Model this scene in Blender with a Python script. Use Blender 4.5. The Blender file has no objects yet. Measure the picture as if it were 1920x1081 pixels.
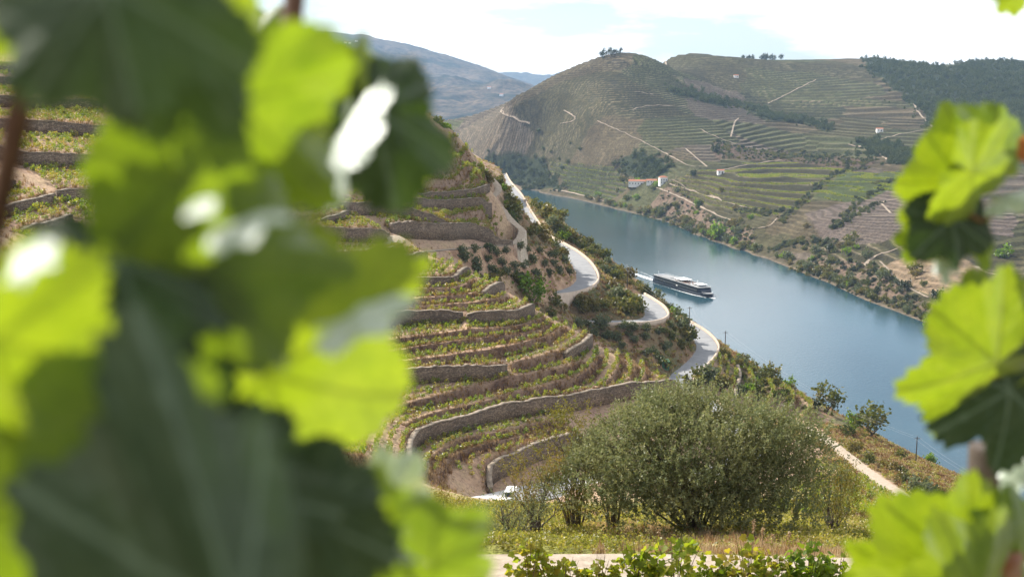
import bpy, bmesh, math, random
import numpy as np
from mathutils import Vector, Matrix, Euler

random.seed(7)
RNG = np.random.default_rng(7)
scene = bpy.context.scene
COL = scene.collection
R = math.radians

# ------------------------------------------------------------------ camera
FPX, CX, CY, HOR = 2637.0, 960.0, 540.5, 150.0      # focal length and centre of the 1920 x 1081 photograph
PITCH = math.atan((CY - HOR) / FPX)
CAM = np.array([0.0, 0.0, 160.0])                    # 160 m above the river
FWD = np.array([0, math.cos(PITCH), -math.sin(PITCH)])
UP = np.array([0, math.sin(PITCH), math.cos(PITCH)])
RIGHT = np.array([1.0, 0, 0])
cam_data = bpy.data.cameras.new('camera')
cam_data.sensor_width = 36.0
cam_data.lens = FPX / 1920.0 * 36.0
cam_data.clip_start = 0.05
cam_data.clip_end = 30000.0
cam_data.dof.use_dof = True
cam_data.dof.focus_distance = 330.0
cam_data.dof.aperture_fstop = 8.5
cam_data.dof.aperture_blades = 0
cam = bpy.data.objects.new('camera', cam_data)
cam.location = CAM
cam.rotation_euler = (math.pi / 2 - PITCH, 0, 0)
COL.objects.link(cam)
scene.camera = cam

# ------------------------------------------------------------------ sky, sun, exposure
HAZE_DENSITY = 4.2e-5
SUN_AZ = R(-52)       # to the left of the view direction (+Y)
SUN_EL = R(41)
world = bpy.data.worlds.new('World')
scene.world = world
world.use_nodes = True
wn = world.node_tree.nodes
wl = world.node_tree.links
wn.clear()
w_out = wn.new('ShaderNodeOutputWorld')
w_bg = wn.new('ShaderNodeBackground')
w_bg.inputs['Strength'].default_value = 0.082
w_sky = wn.new('ShaderNodeTexSky')
w_sky.sky_type = 'NISHITA'
w_sky.sun_disc = False
w_sky.sun_elevation = SUN_EL
w_sky.sun_rotation = SUN_AZ
w_sky.altitude = 200
w_sky.air_density = 1.0
w_sky.dust_density = 0.6
w_sky.ozone_density = 3.0
# thin bright cloud over the whole sky
w_tc = wn.new('ShaderNodeTexCoord')
w_sep = wn.new('ShaderNodeSeparateXYZ')
w_add = wn.new('ShaderNodeMath'); w_add.operation = 'ADD'; w_add.inputs[1].default_value = 0.22
w_abs = wn.new('ShaderNodeMath'); w_abs.operation = 'ABSOLUTE'
w_dx = wn.new('ShaderNodeMath'); w_dx.operation = 'DIVIDE'
w_dy = wn.new('ShaderNodeMath'); w_dy.operation = 'DIVIDE'
w_cmb = wn.new('ShaderNodeCombineXYZ')
w_noise = wn.new('ShaderNodeTexNoise')
w_noise.inputs['Scale'].default_value = 1.15
w_noise.inputs['Detail'].default_value = 9.0
w_noise.inputs['Roughness'].default_value = 0.58
w_ramp = wn.new('ShaderNodeValToRGB')
w_ramp.color_ramp.elements[0].position = 0.42
w_ramp.color_ramp.elements[0].color = (0, 0, 0, 1)
w_ramp.color_ramp.elements[1].position = 0.58
w_ramp.color_ramp.elements[1].color = (1, 1, 1, 1)
w_mix = wn.new('ShaderNodeMix'); w_mix.data_type = 'RGBA'
w_mix.inputs['B'].default_value = (13.5, 13.6, 13.7, 1)
w_map = wn.new('ShaderNodeMapping')
w_map.inputs['Location'].default_value = (1.7, 7.3, 0.0)
wl.new(w_tc.outputs['Generated'], w_sep.inputs[0])
wl.new(w_sep.outputs['Z'], w_abs.inputs[0])
wl.new(w_abs.outputs[0], w_add.inputs[0])
wl.new(w_sep.outputs['X'], w_dx.inputs[0]); wl.new(w_add.outputs[0], w_dx.inputs[1])
wl.new(w_sep.outputs['Y'], w_dy.inputs[0]); wl.new(w_add.outputs[0], w_dy.inputs[1])
wl.new(w_dx.outputs[0], w_cmb.inputs[0]); wl.new(w_dy.outputs[0], w_cmb.inputs[1])
wl.new(w_cmb.outputs[0], w_map.inputs['Vector'])
wl.new(w_map.outputs[0], w_noise.inputs['Vector'])
wl.new(w_noise.outputs['Fac'], w_ramp.inputs[0])
wl.new(w_ramp.outputs['Color'], w_mix.inputs['Factor'])
wl.new(w_sky.outputs['Color'], w_mix.inputs['A'])
wl.new(w_mix.outputs['Result'], w_bg.inputs['Color'])
wl.new(w_bg.outputs[0], w_out.inputs['Surface'])

SUN_DIR = np.array([math.cos(SUN_EL) * math.sin(SUN_AZ), math.cos(SUN_EL) * math.cos(SUN_AZ), math.sin(SUN_EL)])
sun_data = bpy.data.lights.new('sun', 'SUN')
sun_data.energy = 5.0
sun_data.angle = R(0.53)
sun_data.color = (1.0, 0.95, 0.87)
sun = bpy.data.objects.new('sun', sun_data)
sun.rotation_euler = Vector(-SUN_DIR).to_track_quat('-Z', 'Y').to_euler()
COL.objects.link(sun)

scene.view_settings.view_transform = 'Standard'
scene.view_settings.look = 'None'
scene.view_settings.exposure = 0.92
scene.view_settings.gamma = 1.0
scene.view_settings.use_curve_mapping = False
scene.render.engine = 'CYCLES'
scene.cycles.use_denoising = True
scene.cycles.max_bounces = 8
scene.cycles.transparent_max_bounces = 12
scene.cycles.volume_bounces = 0
scene.cycles.sample_clamp_indirect = 6.0

# ------------------------------------------------------------------ helpers
def ray(px, py):
    return FWD + (px - CX) / FPX * RIGHT + (CY - py) / FPX * UP

def atY(px, py, Y):
    d = ray(px, py)
    return CAM + d * (Y / d[1])

def atZ(px, py, z):
    d = ray(px, py)
    return CAM + d * ((z - CAM[2]) / d[2])

def project(P):
    q = np.asarray(P, float) - CAM
    d = q @ FWD
    return CX + FPX * (q @ RIGHT) / d, CY - FPX * (q @ UP) / d, d

def tag(o, label=None, cat=None, group=None, kind=None):
    if label: o['label'] = label
    if cat: o['category'] = cat
    if group: o['group'] = group
    if kind: o['kind'] = kind
    return o

def link(name, me, mat=None, parent=None):
    o = bpy.data.objects.new(name, me)
    COL.objects.link(o)
    if mat is not None and me is not None and not me.materials:
        me.materials.append(mat)
    if parent is not None:
        o.parent = parent
    return o

def empty(name, loc, rz=0.0):
    o = bpy.data.objects.new(name, None)
    o.empty_display_size = 0.1
    o.location = loc
    o.rotation_euler = (0, 0, rz)
    COL.objects.link(o)
    return o

def np_mesh(name, V, Fc, smooth=False):
    """V (n,3), Fc (m,k) with k = 3 or 4."""
    V = np.ascontiguousarray(V, np.float32)
    Fc = np.ascontiguousarray(Fc, np.int32)
    me = bpy.data.meshes.new(name)
    me.vertices.add(len(V))
    me.vertices.foreach_set('co', V.ravel())
    k = Fc.shape[1]
    me.loops.add(Fc.size)
    me.loops.foreach_set('vertex_index', Fc.ravel())
    me.polygons.add(len(Fc))
    me.polygons.foreach_set('loop_start', np.arange(0, Fc.size, k, dtype=np.int32))
    me.update(calc_edges=True)
    if smooth:
        me.polygons.foreach_set('use_smooth', np.ones(len(Fc), bool))
    return me

def set_col(me, C, name='Col'):
    a = me.color_attributes.new(name, 'FLOAT_COLOR', 'POINT')
    C4 = np.ones((len(C), 4), np.float32)
    C4[:, :3] = C
    a.data.foreach_set('color', C4.ravel())

class MB:
    """collects quads / boxes / tubes into one mesh"""
    def __init__(self):
        self.v = []; self.f = []
    def add(self, V, Fs):
        n = len(self.v)
        self.v += [tuple(map(float, p)) for p in V]
        self.f += [tuple(i + n for i in f) for f in Fs]
        return self
    def box(self, x0, x1, y0, y1, z0, z1):
        return self.add([(x0, y0, z0), (x1, y0, z0), (x1, y1, z0), (x0, y1, z0), (x0, y0, z1), (x1, y0, z1), (x1, y1, z1), (x0, y1, z1)],
                        [(0, 3, 2, 1), (4, 5, 6, 7), (0, 1, 5, 4), (1, 2, 6, 5), (2, 3, 7, 6), (3, 0, 4, 7)])
    def tube(self, P, rad, n=6, cap=True):
        P = [Vector(p) for p in P]
        if not hasattr(rad, '__len__'): rad = [rad] * len(P)
        base = len(self.v)
        up = Vector((0.13, 0.31, 0.94)).normalized()
        for i, p in enumerate(P):
            t = (P[min(i + 1, len(P) - 1)] - P[max(i - 1, 0)]).normalized()
            a = t.cross(up)
            if a.length < 1e-3: a = t.cross(Vector((1, 0, 0)))
            a.normalize(); b = t.cross(a)
            for k in range(n):
                q = p + (a * math.cos(2 * math.pi * k / n) + b * math.sin(2 * math.pi * k / n)) * rad[i]
                self.v.append(tuple(q))
        for i in range(len(P) - 1):
            for k in range(n):
                self.f.append((base + i * n + k, base + i * n + (k + 1) % n, base + (i + 1) * n + (k + 1) % n, base + (i + 1) * n + k))
        if cap:
            self.f.append(tuple(base + k for k in range(n))[::-1])
            self.f.append(tuple(base + (len(P) - 1) * n + k for k in range(n)))
        return self
    def mesh(self, name, smooth=False):
        me = bpy.data.meshes.new(name)
        me.from_pydata(self.v, [], self.f)
        me.update()
        if smooth:
            me.polygons.foreach_set('use_smooth', np.ones(len(me.polygons), bool))
        return me
    def build(self, name, mat, parent=None, smooth=False):
        return link(name, self.mesh(name, smooth), mat, parent)

def noise2(x, y, seed=0):
    """cheap value noise for numpy arrays, about -1..1"""
    xi = np.floor(x).astype(np.int64); yi = np.floor(y).astype(np.int64)
    xf = x - xi; yf = y - yi
    xf = xf * xf * (3 - 2 * xf); yf = yf * yf * (3 - 2 * yf)
    def h(a, b):
        n = (a * 374761393 + b * 668265263 + seed * 1274126177) & 0x7fffffff
        n = ((n ^ (n >> 13)) * 1274126177) & 0x7fffffff
        return ((n ^ (n >> 16)) & 0xffff) / 32767.5 - 1.0
    return (h(xi, yi) * (1 - xf) * (1 - yf) + h(xi + 1, yi) * xf * (1 - yf)
            + h(xi, yi + 1) * (1 - xf) * yf + h(xi + 1, yi + 1) * xf * yf)

def fbm(x, y, seed=0, oct=4):
    s = 0; a = 1.0; tot = 0
    for k in range(oct):
        s = s + a * noise2(x * 2 ** k, y * 2 ** k, seed + k); tot += a; a *= 0.5
    return s / tot

def inpoly(px, py, poly):
    P = np.asarray(poly, float)
    inside = np.zeros(px.shape, bool)
    j = len(P) - 1
    for i in range(len(P)):
        xi, yi = P[i]; xj, yj = P[j]
        c = ((yi > py) != (yj > py)) & (px < (xj - xi) * (py - yi) / (yj - yi + 1e-12) + xi)
        inside ^= c
        j = i
    return inside

def resample(P, step):
    P = np.asarray(P, float)
    if len(P) > 2:   # Catmull-Rom
        Q = []
        E = np.vstack([2 * P[0] - P[1], P, 2 * P[-1] - P[-2]])
        for i in range(1, len(E) - 2):
            p0, p1, p2, p3 = E[i - 1], E[i], E[i + 1], E[i + 2]
            for t in np.linspace(0, 1, 12, endpoint=False):
                Q.append(0.5 * ((2 * p1) + (-p0 + p2) * t + (2 * p0 - 5 * p1 + 4 * p2 - p3) * t * t + (-p0 + 3 * p1 - 3 * p2 + p3) * t ** 3))
        Q.append(P[-1])
        P = np.array(Q)
    L = np.r_[0, np.cumsum(np.linalg.norm(np.diff(P[:, :2], axis=0), axis=1))]
    n = max(2, int(round(L[-1] / step)) + 1)
    s = np.linspace(0, L[-1], n)
    return np.stack([np.interp(s, L, P[:, k]) for k in range(P.shape[1])], 1)

def seg_dist(X, Y, P):
    """distance of points to polyline P (k,2+) -> dist, side (+ left of it), arclength fraction index, seg param"""
    best = np.full(X.shape, 1e9, np.float32); side = np.zeros(X.shape, np.float32); par = np.zeros(X.shape, np.float32)
    for i in range(len(P) - 1):
        a = P[i, :2]; b = P[i + 1, :2]
        d = b - a; L2 = d @ d + 1e-9
        t = np.clip(((X - a[0]) * d[0] + (Y - a[1]) * d[1]) / L2, 0, 1)
        dx = X - (a[0] + t * d[0]); dy = Y - (a[1] + t * d[1])
        D = np.sqrt(dx * dx + dy * dy)
        m = D < best
        best = np.where(m, D, best)
        side = np.where(m, np.sign(d[0] * (Y - a[1]) - d[1] * (X - a[0])), side)
        par = np.where(m, i + t, par)
    return best, side, par

# ------------------------------------------------------------------ materials
def new_mat(name):
    m = bpy.data.materials.new(name)
    m.use_nodes = True
    nt = m.node_tree
    bsdf = nt.nodes['Principled BSDF']
    bsdf.inputs['Specular IOR Level'].default_value = 0.25
    return m, nt, bsdf

def noise_node(nt, scale, detail=4.0, rough=0.6, coord=None, dist=0.0):
    n = nt.nodes.new('ShaderNodeTexNoise')
    n.inputs['Scale'].default_value = scale
    n.inputs['Detail'].default_value = detail
    n.inputs['Roughness'].default_value = rough
    n.inputs['Distortion'].default_value = dist
    if coord is not None: nt.links.new(coord, n.inputs['Vector'])
    return n

def geo_pos(nt):
    return nt.nodes.new('ShaderNodeNewGeometry').outputs['Position']

def ramp_node(nt, fac, stops):
    r = nt.nodes.new('ShaderNodeValToRGB')
    cr = r.color_ramp
    while len(cr.elements) < len(stops): cr.elements.new(0.5)
    for e, (p, c) in zip(cr.elements, stops):
        e.position = p; e.color = (*c, 1)
    nt.links.new(fac, r.inputs[0])
    return r.outputs['Color']

def mixc(nt, a, b, fac, mode='MIX'):
    m = nt.nodes.new('ShaderNodeMix'); m.data_type = 'RGBA'; m.blend_type = mode
    for s, v in (('A', a), ('B', b), ('Factor', fac)):
        if isinstance(v, bpy.types.NodeSocket): nt.links.new(v, m.inputs[s])
        elif s == 'Factor': m.inputs[s].default_value = v
        else: m.inputs[s].default_value = (*v, 1)
    return m.outputs['Result']

def bump(nt, bsdf, h, strength=0.5, dist=0.1):
    b = nt.nodes.new('ShaderNodeBump')
    b.inputs['Strength'].default_value = strength
    b.inputs['Distance'].default_value = dist
    nt.links.new(h, b.inputs['Height'])
    nt.links.new(b.outputs[0], bsdf.inputs['Normal'])

def mat_two(name, c1, c2, scale, rough=0.9, bmp=0.0, bdist=0.05, obj=False, spec=0.2, detail=5.0):
    m, nt, b = new_mat(name)
    co = nt.nodes.new('ShaderNodeTexCoord').outputs['Object'] if obj else geo_pos(nt)
    n = noise_node(nt, scale, detail, 0.65, co)
    c = ramp_node(nt, n.outputs['Fac'], [(0.3, c1), (0.7, c2)])
    nt.links.new(c, b.inputs['Base Color'])
    b.inputs['Roughness'].default_value = rough
    b.inputs['Specular IOR Level'].default_value = spec
    if bmp: bump(nt, b, n.outputs['Fac'], bmp, bdist)
    return m

def mat_plain(name, c, rough=0.6, spec=0.3, metal=0.0):
    m, nt, b = new_mat(name)
    n = noise_node(nt, 3.0, 3.0, 0.6, nt.nodes.new('ShaderNodeTexCoord').outputs['Object'])
    c1 = tuple(x * 0.88 for x in c)
    nt.links.new(ramp_node(nt, n.outputs['Fac'], [(0.35, c1), (0.65, c)]), b.inputs['Base Color'])
    b.inputs['Roughness'].default_value = rough
    b.inputs['Specular IOR Level'].default_value = spec
    b.inputs['Metallic'].default_value = metal
    return m

def mat_foliage(name, cols, trans=0.45, tcol=None, gloss=0.25, rough=0.45, scale=1.2, tmul=1.0):
    """leaf material: diffuse + translucent + gloss; colour varies per object and per leaf"""
    m = bpy.data.materials.new(name); m.use_nodes = True
    nt = m.node_tree; nt.nodes.clear()
    out = nt.nodes.new('ShaderNodeOutputMaterial')
    oi = nt.nodes.new('ShaderNodeObjectInfo')
    geo = nt.nodes.new('ShaderNodeNewGeometry')
    add = nt.nodes.new('ShaderNodeMath'); add.operation = 'ADD'
    n = noise_node(nt, scale, 3.0, 0.6, geo.outputs['Position'])
    ri = nt.nodes.new('ShaderNodeMath'); ri.operation = 'MULTIPLY'; ri.inputs[1].default_value = 0.5
    nt.links.new(geo.outputs['Random Per Island'], ri.inputs[0])
    ro = nt.nodes.new('ShaderNodeMath'); ro.operation = 'MULTIPLY_ADD'; ro.inputs[1].default_value = 0.45; ro.inputs[2].default_value = -0.25
    nt.links.new(oi.outputs['Random'], ro.inputs[0])
    nt.links.new(ri.outputs[0], add.inputs[0]); nt.links.new(ro.outputs[0], add.inputs[1])
    add2 = nt.nodes.new('ShaderNodeMath'); add2.operation = 'ADD'
    nt.links.new(add.outputs[0], add2.inputs[0])
    nm = nt.nodes.new('ShaderNodeMath'); nm.operation = 'MULTIPLY_ADD'; nm.inputs[1].default_value = 1.0; nm.inputs[2].default_value = -0.12
    nt.links.new(n.outputs['Fac'], nm.inputs[0]); nt.links.new(nm.outputs[0], add2.inputs[1])
    k = len(cols)
    c = ramp_node(nt, add2.outputs[0], [(i / max(1, k - 1) * 0.9 + 0.05, cc) for i, cc in enumerate(cols)])
    dif = nt.nodes.new('ShaderNodeBsdfDiffuse'); nt.links.new(c, dif.inputs['Color'])
    tr = nt.nodes.new('ShaderNodeBsdfTranslucent')
    tc = mixc(nt, c, tcol or (1.5, 1.6, 0.6), 1.0, 'MULTIPLY')
    nt.links.new(tc, tr.inputs['Color'])
    mx = nt.nodes.new('ShaderNodeMixShader'); mx.inputs[0].default_value = trans
    nt.links.new(dif.outputs[0], mx.inputs[1]); nt.links.new(tr.outputs[0], mx.inputs[2])
    gl = nt.nodes.new('ShaderNodeBsdfGlossy'); gl.inputs['Roughness'].default_value = rough
    gl.inputs['Color'].default_value = (1, 1, 1, 1)
    fr = nt.nodes.new('ShaderNodeFresnel'); fr.inputs['IOR'].default_value = 1.45
    fm = nt.nodes.new('ShaderNodeMath'); fm.operation = 'MULTIPLY'; fm.inputs[1].default_value = gloss
    nt.links.new(fr.outputs[0], fm.inputs[0])
    mg = nt.nodes.new('ShaderNodeMixShader')
    nt.links.new(fm.outputs[0], mg.inputs[0])
    nt.links.new(mx.outputs[0], mg.inputs[1]); nt.links.new(gl.outputs[0], mg.inputs[2])
    nt.links.new(mg.outputs[0], out.inputs['Surface'])
    return m

def leaf_cards(n, center, radii, size, rng, shell=0.35, aspect=0.6, flat=None, zmin=None, clumps=0, clump_r=0.35):
    """many small bent leaves spread through an ellipsoid; returns V, F (two triangles a leaf)"""
    c = np.asarray(center, float); r = np.asarray(radii, float)
    d = rng.normal(size=(n, 3)); d /= np.linalg.norm(d, axis=1, keepdims=True)
    rad = (shell + (1 - shell) * rng.random(n)) ** 0.6
    P = d * rad[:, None]
    if clumps:
        k = rng.normal(size=(clumps, 3)); k /= np.linalg.norm(k, axis=1, keepdims=True)
        k *= (0.45 + 0.5 * rng.random(clumps))[:, None]
        idx = rng.integers(0, clumps, n)
        P = k[idx] + rng.normal(size=(n, 3)) * clump_r
    P = c + P * r
    if zmin is not None: P[:, 2] = np.maximum(P[:, 2], zmin + rng.random(n) * 0.1)
    a = rng.normal(size=(n, 3)); a /= np.linalg.norm(a, axis=1, keepdims=True)
    b = rng.normal(size=(n, 3)); b -= (b * a).sum(1, keepdims=True) * a; b /= np.linalg.norm(b, axis=1, keepdims=True)
    s = size * (0.6 + 0.8 * rng.random(n))[:, None]
    p0 = P - a * s * 0.5; p2 = P + a * s * 0.5
    w = b * s * aspect * 0.5
    nrm = np.cross(a, b)
    V = np.stack([p0, P + w + nrm * s * 0.08, p2, P - w + nrm * s * 0.08], 1).reshape(-1, 3)
    i = np.arange(n)[:, None] * 4
    F = np.concatenate([i + np.array([[0, 1, 2]]), i + np.array([[0, 2, 3]])], 0)
    return V, F

def scatter(name, pts, rot, scale, sources, kind='stuff'):
    """one stuff object: geometry nodes put copies of the source meshes on the points"""
    me = bpy.data.meshes.new(name)
    me.vertices.add(len(pts))
    me.vertices.foreach_set('co', np.ascontiguousarray(pts, np.float32).ravel())
    a = me.attributes.new('rot', 'FLOAT_VECTOR', 'POINT')
    rv = np.zeros((len(pts), 3), np.float32); rv[:, 2] = rot
    a.data.foreach_set('vector', rv.ravel())
    a = me.attributes.new('scl', 'FLOAT', 'POINT')
    a.data.foreach_set('value', np.ascontiguousarray(scale, np.float32))
    a = me.attributes.new('pick', 'INT', 'POINT')
    a.data.foreach_set('value', RNG.integers(0, len(sources), len(pts)).astype(np.int32))
    me.update()
    o = link(name, me)
    coll = bpy.data.collections.new(name + '_kinds')
    for k, (sm, mat) in enumerate(sources):
        so = bpy.data.objects.new('%s_kind_%02d' % (name, k), sm)
        if not sm.materials: sm.materials.append(mat)
        coll.objects.link(so)
    ng = bpy.data.node_groups.new(name + '_scatter', 'GeometryNodeTree')
    ng.interface.new_socket('Geometry', in_out='INPUT', socket_type='NodeSocketGeometry')
    ng.interface.new_socket('Geometry', in_out='OUTPUT', socket_type='NodeSocketGeometry')
    N = ng.nodes; L = ng.links
    gi = N.new('NodeGroupInput'); go = N.new('NodeGroupOutput')
    ci = N.new('GeometryNodeCollectionInfo'); ci.inputs['Collection'].default_value = coll
    ci.inputs['Separate Children'].default_value = True; ci.inputs['Reset Children'].default_value = True
    iop = N.new('GeometryNodeInstanceOnPoints'); iop.inputs['Pick Instance'].default_value = True
    def attr(nm, t):
        q = N.new('GeometryNodeInputNamedAttribute'); q.data_type = t; q.inputs['Name'].default_value = nm
        return q.outputs['Attribute']
    m2p = N.new('GeometryNodeMeshToPoints')
    L.new(gi.outputs[0], m2p.inputs['Mesh'])
    L.new(m2p.outputs[0], iop.inputs['Points'])
    L.new(ci.outputs[0], iop.inputs['Instance'])
    L.new(attr('pick', 'INT'), iop.inputs['Instance Index'])
    L.new(attr('rot', 'FLOAT_VECTOR'), iop.inputs['Rotation'])
    L.new(attr('scl', 'FLOAT'), iop.inputs['Scale'])
    L.new(iop.outputs[0], go.inputs[0])
    md = o.modifiers.new('scatter', 'NODES'); md.node_group = ng
    o['kind'] = kind
    return o
# ================================================================== NEAR HILL
# control points: (pixel x, pixel y, distance ahead in metres)
CTRL = [
 # foreground path and slope
 
 (1000,1012,44),(1300,1015,44),(1560,1005,46),(700,1000,46),(300,1000,46),(60,1000,48),
 (960,948,200),(960,962,150),(1050,946,205),(1050,965,140),(900,955,170),(850,985,58),(850,960,90),(850,938,150),(850,928,200),(600,965,70),
 (60,880,110),(60,940,75),(400,960,70),(400,850,170),(700,895,190),(400,700,215),(200,600,210),
 # left terraces
 (100,470,225),(100,390,242),(100,300,265),(100,240,285),(60,195,300),(60,155,315),(60,127,330),(60,60,372),
 (250,450,240),(400,450,270),(400,300,310),(250,250,295),(300,130,352),(450,140,385),(600,147,400),(560,160,395),
 # bowl and terraces of the spur
 (768,870,234),(930,777,269),(1137,740,286),(1262,722,295),(916,885,248),(960,850,254),(1092,822,271),(957,928,245),
 (770,706,270),(947,695,280),(1106,640,307),(740,600,293),(870,597,296),(995,582,306),(720,497,314),(797,482,320),
 (875,507,322),(940,541,314),(660,440,325),(725,437,328),(650,392,335),(600,330,350),(600,250,368),(600,190,384),(500,400,318),
 (560,560,288),(560,700,262),(620,800,240),
 (870,431,365),(960,450,385),(800,385,378),(807,347,388),(832,284,415),(830,258,420),(770,215,405),(700,180,400),
 (900,300,440),(740,300,385),(900,380,392),(930,345,412),
 # olive bank
 (820,467,350),(970,457,392),(900,500,365),(1000,480,398),(1060,508,411),(940,540,368),(1000,535,396),
 (1110,572,413),(1060,575,405),(1160,575,425),(1150,540,440),
 (1150,640,396),(1200,660,393),(1250,690,385),(1250,640,405),(1110,625,392),
 # silhouette of the slope that falls to the river
 (1000,382,700),(1050,420,620),(1095,459,560),(1140,503,520),(1195,552,490),(1250,594,460),(1322,642,440),(1400,684,430),
 (1480,728,425),(1560,778,400),(1650,830,370),(1740,874,345),(1820,914,325),
 (1400,740,395),(1460,752,392),(1540,792,372),(1700,880,330),(1780,925,290),
 (1600,920,230),(1620,960,170),(1600,1000,80),(1700,1000,110),(1850,1000,180),
 (1300,850,276),(1300,950,150),(1300,800,340),(1100,900,240),
]
# hidden ground: (x, y, z)
HID = [
 (0,-25,161),(0,0,158.3),(-15,0,158.6),(15,0,158),(0,12,154.6),(0,20,151.6),(-12,20,152),(12,20,151.4),(-12,10,155.4),(12,10,155),
 (15,350,84),(5,350,94),(38,345,77),(-10,340,110),(60,350,77),
 (-60,500,120),(-60,460,148),(-120,480,158),(-160,440,172),(-160,560,130),(-30,520,112),(10,560,108),(0,620,108),(0,700,112),(-60,700,130),(-120,700,140),(-60,900,130),
 (-20,800,112),(-60,1100,120),(-30,1300,90),(-160,1000,150),(-300,700,180),(-300,450,190),(-200,300,175),(-220,400,190),
 (-60,1500,80),(-100,2000,80),(-260,1500,140),
]
# left river bank (x, y), water level 0
BANK = [(215,300),(198,400),(183,480),(163,560),(132,680),(104,811),(80,1029),(54,1240),(36,1450),(16,1750),(-4,2000),(-40,2300)]
for x, y in BANK:
    HID += [(x, y, 0.6), (x + 14, y + 2, -6), (x + 60, y + 6, -12)]
for (x, y) in [(152,480),(134,560),(104,680),(78,811),(54,1029)]:
    HID.append((x - 8, y, 22))
HID += [(190,250,25),(230,150,40),(150,60,110),(110,250,62),(150,300,48)]

# roads and tracks: name, width, points (pixel x, pixel y, distance)
ROAD_UP = [(938,326,880),(945,341,800),(965,366,725),(985,404,615),(1010,440,545),(1040,458,516),(1066,474,494),(1088,494,468),(1100,518,444),(1092,535,428),(1062,547,415),(1015,554,405),(985,566,398),(960,580,392)]
ROAD_MID = [(1050,602,404),(1100,603,404),(1150,604,405),(1205,602,408),(1229,593,417),(1224,577,434),(1206,563,450),(1188,552,466)]
ROAD_LOW = [(1262,598,478),(1285,610,462),(1310,627,446),(1325,648,428),(1318,668,412),(1296,690,396),(1276,708,386),(1285,730,379),(1312,748,375),(1352,778,355),(1392,815,320),(1395,858,285),(1290,895,264),(1150,915,250),(1030,924,246),(960,936,242),(925,952,234)]
TRACK_TOP = [(838,240,424),(870,276,434),(887,300,438),(905,312,437),(915,327,433),(924,337,430),(934,350,427),(933,360,424),(923,371,419),(933,383,415),(943,393,412),(953,407,407),(967,420,403),(979,431,400),(977,441,397),(970,450,393),(955,458,388),(920,461,378),(870,465,362),(820,469,350),(790,473,341)]
TRACK_NOSE = [(560,476,300),(617,472,309),(685,468,318),(728,461,325),(744,451,331),(733,442,336)]
TRACK_LOW = [(1480,786,388),(1530,812,362),(1572,842,333),(1620,880,300),(1670,915,275),(1710,942,257),(1730,958,248),(1760,985,225)]
TRACK_FRONT = [(-300,1092,31.5),(300,1094,31.5),(700,1094,31.5),(960,1096,31.5),(1300,1099,31.5),(1650,1106,31.2),(2200,1115,31)]
YARD = [(930,944,236),(965,938,241),(1010,928,247),(1060,918,252),(1110,910,256),(1160,905,259)]
TRACK_LEDGE = [(30,128,322),(95,136,322),(160,142,325)]
ROADS = {}
for nm, w, pts in (('road_up', 6.6, ROAD_UP), ('road_mid', 6.6, ROAD_MID), ('road_low', 6.4, ROAD_LOW), ('track_top', 2.1, TRACK_TOP),
                   ('track_nose', 4.0, TRACK_NOSE), ('track_low', 3.4, TRACK_LOW), ('track_front', 4.2, TRACK_FRONT), ('track_ledge', 5.0, TRACK_LEDGE), ('yard', 13.0, YARD)):
    W3 = np.array([atY(*p) for p in pts])
    ROADS[nm] = (w, resample(W3, 2.0))
    if nm not in ('track_ledge', 'yard'):
        HID += [tuple(p) for p in W3]

ctrl = np.array([atY(*c) for c in CTRL] + [np.array(h, float) for h in HID])
# drop duplicates that sit nearly on each other
keep = []
for i in range(len(ctrl)):
    if all(np.hypot(*(ctrl[i, :2] - ctrl[j, :2])) > 3.0 for j in keep): keep.append(i)
ctrl = ctrl[keep]
CS = 12.0
def rbf_phi(r2): return np.sqrt(r2 + CS * CS)
_n = len(ctrl)
_d2 = ((ctrl[:, None, :2] - ctrl[None, :, :2]) ** 2).sum(-1)
_A = np.zeros((_n + 3, _n + 3))
_A[:_n, :_n] = -rbf_phi(_d2) + np.eye(_n) * 0.6
_A[:_n, _n] = 1; _A[_n, :_n] = 1
_A[:_n, _n + 1:] = ctrl[:, :2] / 100; _A[_n + 1:, :_n] = ctrl[:, :2].T / 100
_b = np.r_[ctrl[:, 2], 0, 0, 0]
_w = np.linalg.solve(_A, _b)
def base_z(x, y):
    x = np.asarray(x, float); y = np.asarray(y, float)
    sh = x.shape; x = x.ravel(); y = y.ravel()
    out = np.empty(len(x))
    for s in range(0, len(x), 40000):
        xs = x[s:s + 40000, None]; ys = y[s:s + 40000, None]
        r2 = (xs - ctrl[None, :, 0]) ** 2 + (ys - ctrl[None, :, 1]) ** 2
        out[s:s + 40000] = -rbf_phi(r2) @ _w[:_n] + _w[_n] + _w[_n + 1] * xs[:, 0] / 100 + _w[_n + 2] * ys[:, 0] / 100
    return out.reshape(sh)

# terrain grid: fans out from a point 40 m behind the camera
FAN = 40.0
US = np.linspace(-0.56, 0.56, 540)
YS = np.concatenate([np.arange(-24, 30, .6), np.arange(30, 220, 1.2), np.arange(220, 425, .55), np.arange(425, 560, 1.2), np.arange(560, 900, 2.8), np.arange(900, 2300, 14)])
GY, GU = np.meshgrid(YS, US, indexing='ij')
GX = GU * (GY + FAN)
GZ = base_z(GX, GY)

def grid_sample(Z, x, y):
    x = np.asarray(x, float); y = np.asarray(y, float)
    u = x / (y + FAN)
    fj = np.clip((u - US[0]) / (US[1] - US[0]), 0, len(US) - 1.001)
    yi = np.clip(np.searchsorted(YS, y) - 1, 0, len(YS) - 2)
    ft = np.clip((y - YS[yi]) / (YS[yi + 1] - YS[yi]), 0, 1)
    j = fj.astype(int); fx = fj - j
    return (Z[yi, j] * (1 - fx) + Z[yi, j + 1] * fx) * (1 - ft) + (Z[yi + 1, j] * (1 - fx) + Z[yi + 1, j + 1] * fx) * ft

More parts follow.
